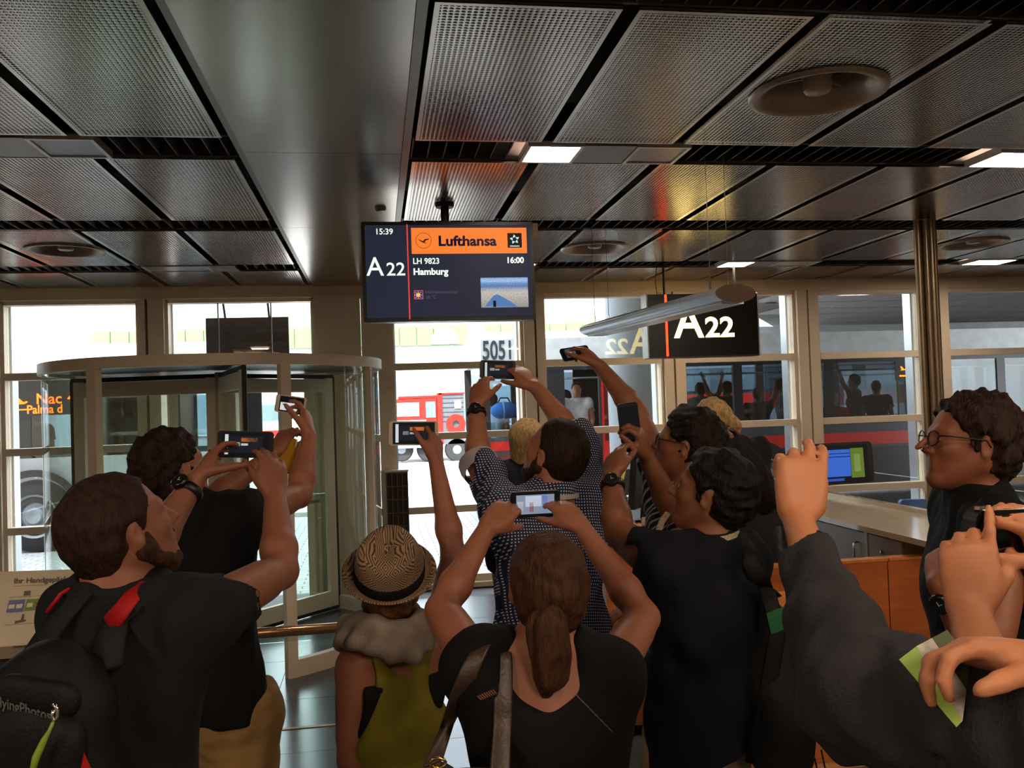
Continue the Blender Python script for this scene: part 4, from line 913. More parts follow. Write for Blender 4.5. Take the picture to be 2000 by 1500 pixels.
def kq(px, py): # point of the sloped panel under a photograph pixel
    r = ray(px, py); t = (kc - CAM).dot(na) / r.dot(na); return CAM + r * t + na * .002
INKK = mat('kiosk_ink', '#6b625a', .6)
text('panel_lettering', 'Ihr Handgepäck', kq(27, 1140), ax_, up_, .028, INKK, pn, .0006, lift=.001)
def krect(name, pts, m, l=0.0): return obj(name, MB().add([kq(*q) + na * l for q in pts], [(0, 1, 2, 3)]), m, pn)
krect('blue_pictogram', [(12, 1197), (45, 1195), (50, 1171), (18, 1173)], mat('print_blue', '#6a78a8', .6)); krect('green_pictogram', [(47, 1194), (81, 1191), (86, 1169), (53, 1171)], mat('print_green', '#78934c', .6))
for q in ([(16, 1190), (28, 1189), (30, 1181), (18, 1182)], [(31, 1189), (43, 1188), (45, 1180), (33, 1181)], [(52, 1187), (63, 1186), (65, 1178), (54, 1179)]): krect('bag_pictogram', q, mat('print_white', '#e8dcc4', .6), .001)
krect('red_cross', [(68, 1187), (70, 1189), (82, 1178), (80, 1176)], mat('print_red', '#b5372c', .6), .0015); krect('red_cross', [(70, 1176), (68, 1178), (80, 1189), (82, 1187)], MATS['print_red'], .0015)
krect('bag_pictogram', [(46, 1164), (59, 1163), (60, 1154), (48, 1155)], MATS['kiosk_ink'])
krect('seat_pictogram', [(28, 1219), (50, 1214), (52, 1210), (30, 1213)], MATS['kiosk_ink']); krect('seat_pictogram', [(40, 1213), (46, 1212), (48, 1200), (44, 1200)], MATS['kiosk_ink'])
M_KL = mat('print_line', '#a8977e', .6)
for (p, q, w) in (((18, 1168), (88, 1163), 1), ((10, 1222), (74, 1217), 1), ((24, 1146), (93, 1143), 1)): krect('print_line', [p, q, (q[0], q[1] - w), (p[0], p[1] - w)], M_KL)
boxo('front_lip', (a0[0], ky - .02, float(P(60, 1280, ky)[2])), (a1[0], ky + .06, a0[2]), mat('kiosk_grey', '#8a7c6a', .45), ks)
boxo('shelf_recess', (a0[0], ky + .10, float(P(60, 1330, ky)[2])), (a1[0], ky + .14, float(P(60, 1280, ky)[2])), mat('kiosk_brown', '#40322a', .5), ks)
boxo('lower_cabinet', (a0[0] - .02, ky - .02, 0), (a1[0] + .01, ky + .3, float(P(60, 1332, ky)[2])), M_KW, ks); boxo('back_support', (a0[0], ky + .14, float(P(60, 1332, ky)[2]) - .01), (a1[0], ky + .2, a0[2] + .1), MATS['kiosk_grey'], ks)
obj('latch', MB().box((float(P(32, 1258, ky)[0]), ky - .026, float(P(32, 1261, ky)[2])), (float(P(64, 1258, ky)[0]), ky - .02, float(P(64, 1256, ky)[2]))), mat('latch_brown', '#5a4632', .5), ks)
text('cabinet_lettering', 'Max. 55', P(2, 1345, ky - .03), X, Z, .028, INKK, ks, .0004); text('cabinet_lettering', 'Maxi', P(-4, 1390, ky - .03), X, Z, .028, INKK, ks, .0004)
# ------------------------------------------------------------------ people: shared builders
def skin(name, col): return mat(name, col, .5, 0, .08, 14, .05, 120, spec=.35)
def cloth(name, col, rough=.85, bump=.25): return mat(name, col, rough, 0, .10, 20, bump, 240, spec=.2)
def hairm(name, col): return mat(name, col, .62, 0, .4, 90, .7, 170, spec=.18, stretch=(1, 1, .18))
def check_mat(name, dark, light, pitch):
    m = mat(name, light, .85, 0, 0, spec=.2); t = m.node_tree; b = t.nodes['Principled BSDF']; L = t.links.new
    tc = t.nodes.new('ShaderNodeTexCoord'); sp = t.nodes.new('ShaderNodeSeparateXYZ'); L(tc.outputs['Object'], sp.inputs[0]); o = []
    for a, c in ((0, 1), (2, 1)):
        ad = t.nodes.new('ShaderNodeMath'); ad.operation = 'MULTIPLY_ADD'; ad.inputs[1].default_value = .35; L(sp.outputs[c], ad.inputs[0]); L(sp.outputs[a], ad.inputs[2])
        mu = t.nodes.new('ShaderNodeMath'); mu.operation = 'MULTIPLY'; mu.inputs[1].default_value = 1 / pitch; L(ad.outputs[0], mu.inputs[0])
        fr = t.nodes.new('ShaderNodeMath'); fr.operation = 'FRACT'; L(mu.outputs[0], fr.inputs[0])
        gt_ = t.nodes.new('ShaderNodeMath'); gt_.operation = 'GREATER_THAN'; gt_.inputs[1].default_value = .42; L(fr.outputs[0], gt_.inputs[0]); o.append(gt_.outputs[0])
    ad = t.nodes.new('ShaderNodeMath'); ad.operation = 'MAXIMUM'; L(o[0], ad.inputs[0]); L(o[1], ad.inputs[1])
    mx = t.nodes.new('ShaderNodeMixRGB'); mx.inputs[1].default_value = lin(light); mx.inputs[2].default_value = lin(dark); L(ad.outputs[0], mx.inputs[0]); L(mx.outputs[0], b.inputs['Base Color'])
    return m
def stripe_mat(name, dark, light, pitch):
    m = mat(name, dark, .85, 0, 0, spec=.2); t = m.node_tree; b = t.nodes['Principled BSDF']; L = t.links.new
    tc = t.nodes.new('ShaderNodeTexCoord'); w = t.nodes.new('ShaderNodeTexWave'); w.inputs['Scale'].default_value = .31 / pitch; w.bands_direction = 'DIAGONAL'; L(tc.outputs['Object'], w.inputs['Vector'])
    r = t.nodes.new('ShaderNodeValToRGB'); r.color_ramp.interpolation = 'CONSTANT'; r.color_ramp.elements[0].color = lin(dark); r.color_ramp.elements[1].position = .82; r.color_ramp.elements[1].color = lin(light); L(w.outputs[1], r.inputs[0]); L(r.outputs[0], b.inputs['Base Color']); return m
def hair(t, c, fwd, up, m, s=1.0, vol=1.0, tous=.004, nape=-.075, front=.058, seed=1, vox=.006, ears=True, bun=None):
    f, u, r = frame(fwd, up); E = np.array([f, r, u]); q = lambda a, b, h: c + s * (a * f + b * r + h * u); S = Sdf()
    S.ell(q(-.016, 0, .033), np.array([.106, .085, .096]) * s * vol, E); S.ell(q(-.058, 0, -.018), np.array([.056, .070, .075]) * s * vol, E, k=.04)
    for k in (-1, 1):
        S.cone(q(-.0, k * .072, .02), q(-.005, k * .072, -.035), .016 * s, .010 * s, k=.02)
        if ears: S.ell(q(.004, k * .092, -.012), np.array([.026, .022, .034]) * s, E, k=.01, op='sub')
    S.plane(q(front, 0, .055), f * .9 - u * .5); S.plane(q(-.03, 0, nape), -u * .85 + f * .35)
    return S.build('hair', vox, m, t, wavy(seed, tous, 150, n=6))
def beard(t, c, fwd, up, m, s=1.0, vox=.006):
    f, u, r = frame(fwd, up); E = np.array([f, r, u]); q = lambda a, b, h: c + s * (a * f + b * r + h * u); S = Sdf()
    for k in (-1, 1):
        S.cone(q(-.002, k * .058, -.045), q(.055, k * .021, -.104), .0255 * s, .0235 * s, k=.02); S.cone(q(.018, k * .063, .005), q(.018, k * .056, -.045), .007 * s, .012 * s, k=.02)
    S.ell(q(.070, 0, -.1), np.array([.024, .026, .022]) * s, E); S.cone(q(.089, -.02, -.048), q(.089, .02, -.048), .0065 * s)
    return S.build('beard', vox, m, t, wavy(5, .0025, 200))
def eyes(t, c, fwd, up, s=1.0):
    f, u, r = frame(fwd, up); q = lambda a, b, h: c + s * (a * f + b * r + h * u)
    for k in (-1, 1):
        e = obj('eye', MB().ball(q(.0775, k * .031, .001), .0122 * s, 12, 8), mat('eye_white', '#cfc4ba', .2, 0, 0), t, smooth=True)
        obj('iris', MB().lathe([(.0005, .0128), (.003, .0126), (.0055, .0112)], q(.0775, k * .031, .001), 14, r * s, u * s, f * s), mat('iris_brown', '#2c1a10', .2, 0, 0), e)
def glasses(t, c, fwd, up, s=1.0, m=None):
    f, u, r = frame(fwd, up); q = lambda a, b, h: c + s * (a * f + b * r + h * u); m = m or mat('dark_glasses_frame', '#17110e', .35); b = MB()
    for k in (-1, 1):
        ring = [q(.104 - .006 * abs(math.cos(i * math.pi / 8)) * (1 if math.cos(i * math.pi / 8) * 1 > 0 else 0), k * (.033 + .024 * math.cos(i * math.pi / 8)), .0 + .018 * math.sin(i * math.pi / 8)) for i in range(17)]
        b.tube(ring, .0018, 6); b.tube([q(.100, k * .058, .006), q(.08, k * .072, .008), q(.0, k * .084, .008), q(-.012, k * .084, -.008)], .002, 6)
    b.tube([q(.106, -.010, .004), q(.109, 0, .006), q(.106, .010, .004)], .0016, 6)
    g = obj('glasses', b, m, t, smooth=True)
    for k in (-1, 1): obj('lens', MB().lathe([(.0005, 0), (.0225, 0)], q(.103, k * .033, 0), 16, r * s, u * .76 * s), glassmat('clear_lens', (.93, .93, .93), .06), g)
def watch(t, wr, el, face, m=None, r=.031):
    d = _n(np.asarray(wr, float) - np.asarray(el, float)); c = np.asarray(wr, float) - d * .028; fc = np.asarray(face, float); fc = _n(fc - fc.dot(d) * d); sd = np.cross(d, fc)
    w = obj('wristwatch', MB().lathe([(r + .001, -.011), (r + .006, -.009), (r + .006, .009), (r + .001, .011)], c, 24, fc, sd, d), m or mat('watch_band', '#100e0d', .4), t, smooth=True)
    obj('watch_case', MB().lathe([(.021, 0), (.022, .004), (.020, .011), (.018, .012)], c + fc * (r + .002), 24, sd, d, fc), mat('watch_metal', '#3a3836', .25, .9), w, smooth=True)
    obj('dial', MB().lathe([(.0005, .0115), (.018, .0115)], c + fc * (r + .002), 24, sd, d, fc), mat('watch_dial', '#1b1c1e', .15, 0, .05), w)
    h = c + fc * (r + .0142); obj('watch_hands', MB().obox(h + sd * .004, sd * .004, d * .0004, fc * .0003).obox(h + d * .003, d * .005, sd * .0004, fc * .0003), mat('hand_white', '#d9d6cf', .3, 0, 0), w)
def shirt(t, name, m, pel, nk, shL, shR, fw, sleeves, hem, w=.165, g=.016, neck=(.075, .07), ndrop=.0, vox=.007, fold=.006, seed=3, hips=1.06, waist=.95, dep=.68, cuts=(), nback=0.0, extra=None):
    S = Sdf(); f, u, r = frame(fw, np.asarray(nk) - np.asarray(pel)); torso(S, np.asarray(pel) - V(0, 0, .24), nk, shL, shR, fw, w, g, waist, dep, hips=hips)
    for a, b, fr, rr in sleeves:
        a, b = np.asarray(a, float), np.asarray(b, float); e = a + (b - a) * fr; S.cone(a, e, .056 + g, rr, k=.04, flat=True)
    if extra: extra(S)
    for a, b, fr, rr in sleeves:
        a, b = np.asarray(a, float), np.asarray(b, float); e = a + (b - a) * fr; d = _n(b - a); S.cone(e - d * .03, e + d * .04, rr - .009, rr - .006, k=.003, op='sub')
    S.ell(np.asarray(nk) + u * .062 - V(0, 0, ndrop) - f * nback, (neck[0], neck[1], .060), np.array([r, f, u]), k=.012, op='sub')
    for c in cuts: S.ell(*c[:2], k=.03, op='sub')
    S.plane((0, 0, hem), (0, 0, -1))
    w1_, w2_ = wavy(seed, fold * 1.3, 34, (1, 1, .7), 6), wavy(seed + 50, fold * .7, 85, (1, 1, .45), 6)
    return S.build(name, vox, m, t, lambda x, y, z: w1_(x, y, z) + w2_(x, y, z))
def trousers(t, name, m, pel, fw, feet, waist, w=.155, g=.022, upto=0.0, vox=.009, seed=4, hipw=.085):
    S = Sdf(); f, u, r = frame(fw); S.ell(np.asarray(pel, float), (w + g, w * .75 + g, .15), np.array([r, f, u])); legs(S, np.asarray(pel, float), fw, feet, g=g, upto=upto, hipw=hipw)
    S.plane((0, 0, waist), (0, 0, 1)); return S.build(name, vox, m, t, (lambda a_, b_: (lambda x, y, z: a_(x, y, z) + b_(x, y, z)))(wavy(seed, .008, 30, (1, 1, .5)), wavy(seed + 60, .005, 80))) 
def body(t, m, hc, fwd, up, nk, shL, shR, pel, feet, arms, s=1.0, vox=.006, female=False, w=.15, bodyfat=1.0, noleg=False, nose=0.0):
    S = Sdf(); fw = np.cross(V(0, 0, 1), np.asarray(shR) - np.asarray(shL)); q = head(S, hc, fwd, up, s, nk, female, nose); torso(S, pel, nk, shL, shR, fw, w, -.020)
    if not noleg: legs(S, np.asarray(pel, float), fw, feet)
    for (sh, el, wr, h) in arms:
        arm(S, sh, el, wr, .88 if female else 1.0, bodyfat)
        if h: hand(S, np.asarray(wr, float), **h)
    return S.build('body', vox, m, t)
def phone(label, c, r, u, L=.142, Wd=.070, th=.009, col='#121212', pic=(), cam=True, group=None, case=None, name='smartphone'):
    """r along the long side, u along the short side; the screen faces -(r x u) reversed towards the holder"""
    r, u = _n(r), np.asarray(u, float); u = _n(u - u.dot(r) * r); f = np.cross(u, r); c = np.asarray(c, float)    # f points away from the holder
    t = thing(name, label, 'phone', c - V(0, 0, .03), group)
    obj('case', MB().prism(rrect(L, Wd, .009), c, r, u, f, -th / 2, th / 2), mat('phone_' + col.strip('#'), col, .3, 0, .03), t)
    sc_ = obj('screen', MB().prism(rrect(L - .022, Wd - .008, .002), c, r, u, f, -th / 2 - .0008, -th / 2), emat('phone_screen', '#15171c', .5), t)
    for (a0, b0, a1, b1, cc, e) in pic:
        hw, hh = (L - .026) / 2, (Wd - .012) / 2; mid = c + r * hw * (a0 + a1) / 2 + u * hh * (b0 + b1) / 2 - f * (th / 2 + .0012)
        obj('screen_image', MB().obox(mid, r * hw * (a1 - a0) / 2, u * hh * (b1 - b0) / 2, f * .0003), emat('img_' + cc.strip('#') + str(e), cc, e), sc_)
    if cam: obj('camera_lens', MB().lathe([(.0005, .0015), (.005, .0015), (.006, 0)], c + r * (L / 2 - .012) + u * (Wd / 2 - .012) + f * th / 2, 12, r, u, f), M_BLACK, t)
    return t, f
MONPIC = ((-.7, -.75, .75, .75, '#1d1f28', .7), (-.2, .25, .5, .6, '#e07a35', .8), (-.55, -.15, -.25, .2, '#c9d3d0', .8), (-.2, -.1, .1, .1, '#c9d3d0', .7), (-.9, -.9, -.75, .9, '#cfd8dc', .8))
BRIGHT = ((-.95, -.9, .95, .2, '#cfd6da', .9), (-.3, .2, .3, .7, '#2a2c36', .6), (-.2, .4, .2, .65, '#e07a35', .8))
def hit(o, px, py, lift=.003, dflt=2.0):
    """point on a finished garment below a photograph pixel"""
    from mathutils.bvhtree import BVHTree
    if 'bvh' not in CACHE or CACHE.get('key') != o.name:
        b = rootbase(o); me = o.data; co = np.zeros(len(me.vertices) * 3); me.vertices.foreach_get('co', co); co = co.reshape(-1, 3) + b
        CACHE['bvh'] = BVHTree.FromPolygons([tuple(q) for q in co], [tuple(p.vertices) for p in me.polygons]); CACHE['key'] = o.name
    d = _n(ray(px, py)); h = CACHE['bvh'].ray_cast(Vector(CAM), Vector(d))
    return np.array(h[0]) - d * lift if h[0] is not None else P(px, py, dflt)
CACHE = {}
def G(d, n, th, **k): return dict(d=d, n=n, th=th, **k)
# ------------------------------------------------------------------ the crowd
Zv = V(0, 0, 1)
def feet_at(pel, fw, gap=.11, st=.05):
    f, u, r = frame(fw); p = np.array([pel[0], pel[1], 0.0]); return [p - r * gap + f * st, p + r * gap - f * st]
def ppl(label, base): return thing('person', label, 'person', (base[0], base[1], 0), None)
DENIM = cloth('dark_denim', '#20242e'); KHAKI = cloth('khaki_cotton', '#8a6b40'); M_SHOE = mat('dark_shoe', '#1c1916', .5)
# --- man with the red-trimmed backpack
nk, L, R = P(218, 1158, 1.88), P(152, 1206, 1.96), P(375, 1212, 1.82); fw = np.cross(Zv, R - L); hc, hf, hu = P(236, 1034, 1.90), V(.72, .58, .34), V(-.25, -.1, 1)
pel = np.array([nk[0] - .02, nk[1] - .02, .93]); feet = feet_at(pel, fw)
eL, wL, eR, wR = P(283, 1085, 2.10), P(378, 944, 2.24), P(548, 1116, 2.10), P(537, 968, 2.27); pc = P(480, 868, 2.36)
t = ppl('man in charcoal T-shirt and backpack raising a black phone with both hands', pel)
SK1 = skin('skin_tan', '#84533f')
body(t, SK1, hc, hf, hu, nk, L, R, pel, feet, [(L, eL, wL, G(P(424, 868, 2.33) - wL, V(.75, .25, -.6), V(0, -1, 0), curl=(14, 30, 22), thumb=(20, 5, 5), tb=1.0, spread=4)), (R, eR, wR, G(P(531, 890, 2.33) - wR, V(-.5, .85, .1), V(-1, -.3, 0), curl=(16, 32, 25), thumb=(20, 10, 20), spread=3))], vox=.0055)
hair(t, hc, hf, hu, hairm('hair_dark_brown', '#2b1a10'), tous=.003, seed=11, nape=-.075, vol=.975); beard(t, hc, hf, hu, hairm('beard_brown', '#3a2316'))
SH1 = cloth('charcoal_tee', '#18181b'); tee1 = shirt(t, 'tshirt', SH1, pel, nk, L, R, fw, [(L, eL, .52, .060), (R, eR, .50, .068)], .80, w=.168, vox=.007, fold=.007, seed=5, neck=(.072, .07), ndrop=.005)
trousers(t, 'trousers', DENIM, pel, fw, feet, .95); shoes('shoe', fw, feet, M_SHOE, t); watch(t, wL, eL, V(-.5, -.8, .2))
obj('ring', MB().lathe([(.0102, -.002), (.0115, 0), (.0102, .002)], P(413, 882, 2.30), 14, V(.6, .5, -.3), _n(V(0, -1, .4)), _n(V(.6, .1, .7))), M_CHROME, t)
phone('black smartphone held sideways by the man with the backpack', pc, V(1, .1, -.06), V(.05, 0, 1), pic=MONPIC)
# his backpack
f_, u_, r_ = frame(fw); bp = P(95, 1475, 1.66)
bt_ = thing('backpack', 'black camera backpack with red panels and straps worn by the bearded man', 'backpack', bp - V(0, 0, .26))
S = Sdf(); S.ell(bp, (.10, .08, .19), np.array([r_, f_, u_]), k=.04); S.cone(bp - r_ * .04 + V(0, 0, .09), bp - r_ * .04 - V(0, 0, .16), .085, .10, k=.05, sq=f_, ss=.8); S.cone(bp + r_ * .04 + V(0, 0, .09), bp + r_ * .04 - V(0, 0, .16), .085, .10, k=.05, sq=f_, ss=.8)
M_BAG = cloth('black_nylon', '#131313', .6); S.build('bag', .008, M_BAG, bt_, wavy(9, .006, 45))
S = Sdf(); pk = P(64, 1450, 1.545); S.cone(pk - r_ * .08, pk + r_ * .05, .055, .055, k=.02, sq=f_, ss=.6); S.cone(pk - r_ * .08 - V(0, 0, .1), pk + r_ * .05 - V(0, 0, .1), .06, .06, k=.04, sq=f_, ss=.6); S.build('front_pocket', .008, M_BAG, bt_, wavy(19, .004, 60))
S = Sdf(); fl_ = P(85, 1362, 1.545); S.cone(fl_ - r_ * .065, fl_ + r_ * .045, .034, .034, k=.02, sq=f_, ss=.6); flp = S.build('front_flap', .007, M_BAG, bt_, wavy(29, .003, 60))
text('flap_lettering', 'FlyingPhotos', fl_ - f_ * .0225 - r_ * .080 - V(0, 0, .012), _n(r_ + V(0, 0, -.12)), _n(V(0, 0, 1) - f_ * .0), .024, mat('flap_grey', '#5a5a5a', .7), flp, .0004, lift=.0015)
RED = cloth('red_nylon', '#a51a1c', .6)
def strap(par, name, pts, w, th, m, nrm=None): return obj(name, MB().tube(pts, [(w, th)] * len(pts), 10, flat=nrm), m, par, smooth=True)
for sd, rd in ((-1, 0), (1, 1)):
    sh = nk + r_ * .10 * sd; top = (L if sd < 0 else R) * .45 + nk * .55 + V(0, 0, .062)
    if sd > 0: pts = [bp + r_ * .08 + f_ * .05 + V(0, 0, .14), hit(tee1, 222, 1222, .010), hit(tee1, 250, 1188, .010), top + f_ * .03, top + f_ * .11 - V(0, 0, .06), top + f_ * .12 - V(0, 0, .25)]
    else: pts = [bp - r_ * .10 + f_ * .05 + V(0, 0, .14), hit(tee1, 122, 1200, .010), hit(tee1, 148, 1165, .010), top + f_ * .04 - V(0, 0, .01), top + f_ * .12 - V(0, 0, .1), top + f_ * .12 - V(0, 0, .25)]
    s_ = strap(bt_, 'shoulder_strap', pts, .034, .010, M_BAG, r_)
    if rd: strap(s_, 'red_panel', [pts[1] - f_ * .009 + V(0, 0, .004), pts[2] - f_ * .009 + V(0, 0, .006), (pts[2] + pts[3]) / 2 - f_ * .004 + V(0, 0, .012)], .024, .006, RED, r_)
    else: strap(s_, 'red_piping', [p + V(-.028, 0, .006) for p in pts[1:4]], .004, .004, RED)
obj('red_panel', MB().add([P(126, 1462, 1.495), P(150, 1438, 1.495), P(178, 1500, 1.495), P(182, 1560, 1.495), P(128, 1560, 1.495)], [(0, 4, 3, 2, 1)]).add([P(126, 1462, 1.52), P(150, 1438, 1.52), P(178, 1500, 1.52), P(182, 1560, 1.52), P(128, 1560, 1.52)], [(0, 1, 2, 3, 4)]), RED, bt_)
ck = [P(104, 1374, 1.46), P(112, 1384, 1.46), P(113, 1398, 1.46), P(106, 1408, 1.46), P(101, 1398, 1.46), P(105, 1386, 1.46)]
cb = obj('carabiner', MB().tube(ck, .003, 8), M_CHROME, bt_, smooth=True); obj('clip_cord', MB().tube([P(104, 1410, 1.46), P(96, 1428, 1.46), P(86, 1446, 1.46), P(70, 1480, 1.46), P(60, 1520, 1.46)], [.0025, .003, .005, .006, .004], 8), mat('lime_cord', '#7f9a2e', .5), cb, smooth=True)
strap(bt_, 'webbing_loop', [P(60, 1432, 1.54), P(46, 1440, 1.535), P(42, 1460, 1.53), P(52, 1478, 1.53)], .010, .002, mat('grey_web', '#4a4a4a', .6))
# --- man in black polo and khaki shorts
nk, L, R = P(352, 985, 2.82), P(262, 1010, 2.98), P(468, 1012, 2.74); fw = np.cross(Zv, R - L); hc, hf, hu = P(338, 915, 2.84), V(.70, .66, .25), V(-.2, -.1, 1)
pel = np.array([P(430, 1300, 2.85)[0], 2.85, .95]); feet = feet_at(pel, fw)
eL, wL, eR, wR = P(398, 985, 3.12), P(534, 888, 3.22), P(585, 968, 2.98), P(604, 852, 3.12); pc = P(568, 790, 3.20)
t = ppl('man in black polo and khaki shorts holding a white phone high before the revolving door', pel)
body(t, skin('skin_warm', '#9a6148'), hc, hf, hu, nk, L, R, pel, feet, [(L, eL, wL, G(V(.5, .2, .8), V(.6, .7, -.2), V(0, -1, .2), curl=(40, 50, 40), thumb=(30, 10, 10))), (R, eR, wR, G(P(597, 798, 3.17) - wR, V(-1, .3, 0), V(-.3, -1, .2), curls=((20, 30, 20), (40, 45, 35), (50, 55, 40), (55, 60, 40)), thumb=(42, 5, 10)))], vox=.0065)
hair(t, hc, hf, hu, hairm('hair_dark_curly', '#24160e'), tous=.008, seed=21, vol=1.08, nape=-.09); S = Sdf(); f_, u_, r_ = frame(hf, hu); S.ell(hc - f_ * .105 + u_ * .045, (.022, .022, .02), k=.01); S.build('hair_knot', .006, MATS['hair_dark_curly'], t, wavy(3, .004, 150))
BLK = cloth('black_polo_knit', '#0c0c0e'); shirt(t, 'polo_shirt', BLK, pel, nk, L, R, fw, [(L, eL, .6, .068), (R, eR, .48, .072)], .93, w=.172, vox=.0075, seed=6, fold=.008, waist=1.0, neck=(.07, .066))
trousers(t, 'shorts', KHAKI, pel, fw, feet, 1.0, g=.032, upto=.40, seed=14); shoes('shoe', fw, feet, M_SHOE, t)
f_, u_, r_ = frame(fw); pkc = pel + r_ * .15 - V(0, 0, .28) + f_ * .0
S = Sdf(); S.ell(pkc, (.045, .07, .09), k=.02); S.build('cargo_pocket', .009, KHAKI, t, wavy(6, .006, 50))
phone('white smartphone held up by the man in the black polo', pc, V(.72, .62, -.12), V(.12, -.05, 1), L=.125, Wd=.062, col='#cfc3ae', pic=BRIGHT)
yb = thing('yellow_pouch', 'small yellow pouch with white cord hanging from a raised wrist', 'pouch', P(572, 895, 3.16))
S = Sdf(); S.cone(P(576, 862, 3.17), P(562, 905, 3.17), .020, .034, k=.02, sq=V(0, 1, 0), ss=.5); S.build('pouch', .006, cloth('yellow_cloth', '#b07f1e'), yb, wavy(4, .004, 70))
obj('white_cord', MB().tube([P(580, 858, 3.15), P(577, 876, 3.14), P(584, 868, 3.14), P(606, 895, 3.14), P(600, 925, 3.14), P(592, 918, 3.14)], .0025, 6), mat('white_cord', '#ded6c8', .6), yb, smooth=True)
# --- woman in fedora and olive top
nk, L, R = P(752, 1246, 2.36), P(694, 1300, 2.33), P(856, 1262, 2.42); fw = np.cross(Zv, R - L); hc, hf, hu = P(762, 1135, 2.38), V(.10, .80, .50), V(0, -.5, .8)
pel = np.array([P(782, 1500, 2.4)[0], 2.42, .80]); feet = feet_at(pel, fw, .09)
eL, wL, eR, wR = P(686, 1480, 2.33), P(712, 1640, 2.42), P(886, 1085, 2.54), P(852, 905, 2.63); pc = P(808, 846, 2.66)
t = ppl('woman in patterned fedora and olive tank top raising one hand with a phone', pel)
SK3 = skin('skin_brown', '#8d5640'); M_OLV = cloth('olive_jersey', '#7d7224'); M_SCF = cloth('grey_scarf', '#8b7c70', .9, .4)
body(t, SK3, hc, hf, hu, nk, L, R, pel, feet, [(L, eL, wL, G(V(.1, .1, -1), V(1, 0, 0), V(0, 1, 0), curl=(15, 20, 15))), (R, eR, wR, G(P(850, 848, 2.665) - wR, V(-.85, .6, 0), V(-.6, -.8, 0), curls=((22, 45, 30), (30, 45, 35), (36, 50, 40), (42, 50, 40)), thumb=(28, 12, 20), s=.9))], s=.95, vox=.006, female=True, w=.118)
f_, u_, r_ = frame(fw); ch = (L + R) / 2
shirt(t, 'tank_top', M_OLV, pel, nk, L, R, fw, [], .62, w=.122, g=.008, vox=.0065, seed=8, fold=.006, waist=.92, hips=1.0, neck=(.07, .075), ndrop=.0, cuts=((L - V(.028, -.02, .06), (.072, .2, .150)), (R - V(-.04, 0, .05), (.065, .2, .13))))
S = Sdf(); torso(S, pel - V(0, 0, .1), nk - V(0, 0, .04), L - V(-.035, 0, .05), R - V(.035, 0, .05), fw, .118, .002, .97); S.ell(L - V(.045, -.02, .06), (.070, .2, .135), op='sub', k=.01); S.plane(nk - V(0, 0, .10), (0, 0, 1)); S.plane((0, 0, 1.0), (0, 0, -1)); S.build('black_undershirt', .007, cloth('black_jersey', '#121113'), t)
trousers(t, 'trousers', DENIM, pel, fw, feet, .84, w=.118, hipw=.07); shoes('shoe', fw, feet, M_SHOE, t)
S = Sdf()
for k in range(14):
    a = 2 * math.pi * k / 14; b = 2 * math.pi * (k + 1) / 14; e = lambda q, h: nk + V(.088 * math.cos(q), .085 * math.sin(q), .035 + h + .018 * math.sin(2 * q))
    S.cone(e(a, 0), e(b, 0), .032, .032, k=.02); S.cone(e(a, -.035) * 1.0 + V(.02 * math.cos(a), .02 * math.sin(a), 0), e(b, -.035) + V(.02 * math.cos(b), .02 * math.sin(b), 0), .026, .026, k=.015)
S.build('scarf', .0065, M_SCF, t, wavy(31, .008, 55))
HB3 = hairm('hair_light_brown', '#5b3b22'); S = Sdf(); F_, U_, R_ = frame(hf, hu); S.ell(hc - F_ * .02 - U_ * .01, np.array([.098, .078, .07]) , np.array([F_, R_, U_])); S.plane(hc + F_ * .03, F_); S.cone(hc - F_ * .085 - U_ * .05, hc - F_ * .07 - V(0, .02, .16), .028, .018, k=.02); S.cone(hc - F_ * .06 - U_ * .06 - R_ * .05, hc - F_ * .02 - V(.06, .02, .12), .014, .006, k=.02); S.build('hair', .006, HB3, t, wavy(41, .006, 130))
def hat_mat():
    m = mat('woven_hat', '#8c7455', .8, 0, 0, bump=.3, bscale=400, spec=.2); tt = m.node_tree; b = tt.nodes['Principled BSDF']; Lk = tt.links.new
    tc = tt.nodes.new('ShaderNodeTexCoord'); mp = tt.nodes.new('ShaderNodeMapping'); mp.inputs['Scale'].default_value = (20, 20, 20); Lk(tc.outputs['Object'], mp.inputs[0]); sp_ = tt.nodes.new('ShaderNodeSeparateXYZ'); Lk(mp.outputs[0], sp_.inputs[0])
    def mt_(op, a, c=None):
        n = tt.nodes.new('ShaderNodeMath'); n.operation = op
        for i, q in enumerate((a, c)):
            if q is None: continue
            if isinstance(q, (int, float)): n.inputs[i].default_value = q
            else: Lk(q, n.inputs[i])
        return n.outputs[0]
    yz = mt_('SUBTRACT', sp_.outputs[2], sp_.outputs[1])
    def tri(x): return mt_('ABSOLUTE', mt_('SUBTRACT', mt_('FRACT', x), .5))
    d = mt_('ADD', tri(sp_.outputs[0]), tri(mt_('MULTIPLY', yz, .8)))
    ln = mt_('GREATER_THAN', mt_('FRACT', mt_('MULTIPLY', d, 7.0)), .58)
    mx = tt.nodes.new('ShaderNodeMixRGB'); mx.inputs[1].default_value = lin('#94795f'); mx.inputs[2].default_value = lin('#463425'); Lk(ln, mx.inputs[0]); Lk(mx.outputs[0], b.inputs['Base Color']); return m
F_, U_, R_ = frame(hf, hu)
def hat_point(a, r, h, e=1.14): return hc + U_ * (.035 + h) - F_ * .012 + F_ * r * e * math.sin(a) + R_ * r * math.cos(a)
prof = [(.126, .002, 0), (.124, .006, 0), (.108, .003, 0), (.094, .006, 0), (.092, .04, 0), (.086, .078, 1), (.075, .100, 1), (.055, .108, 1), (.028, .100, 1), (.001, .092, 1)]
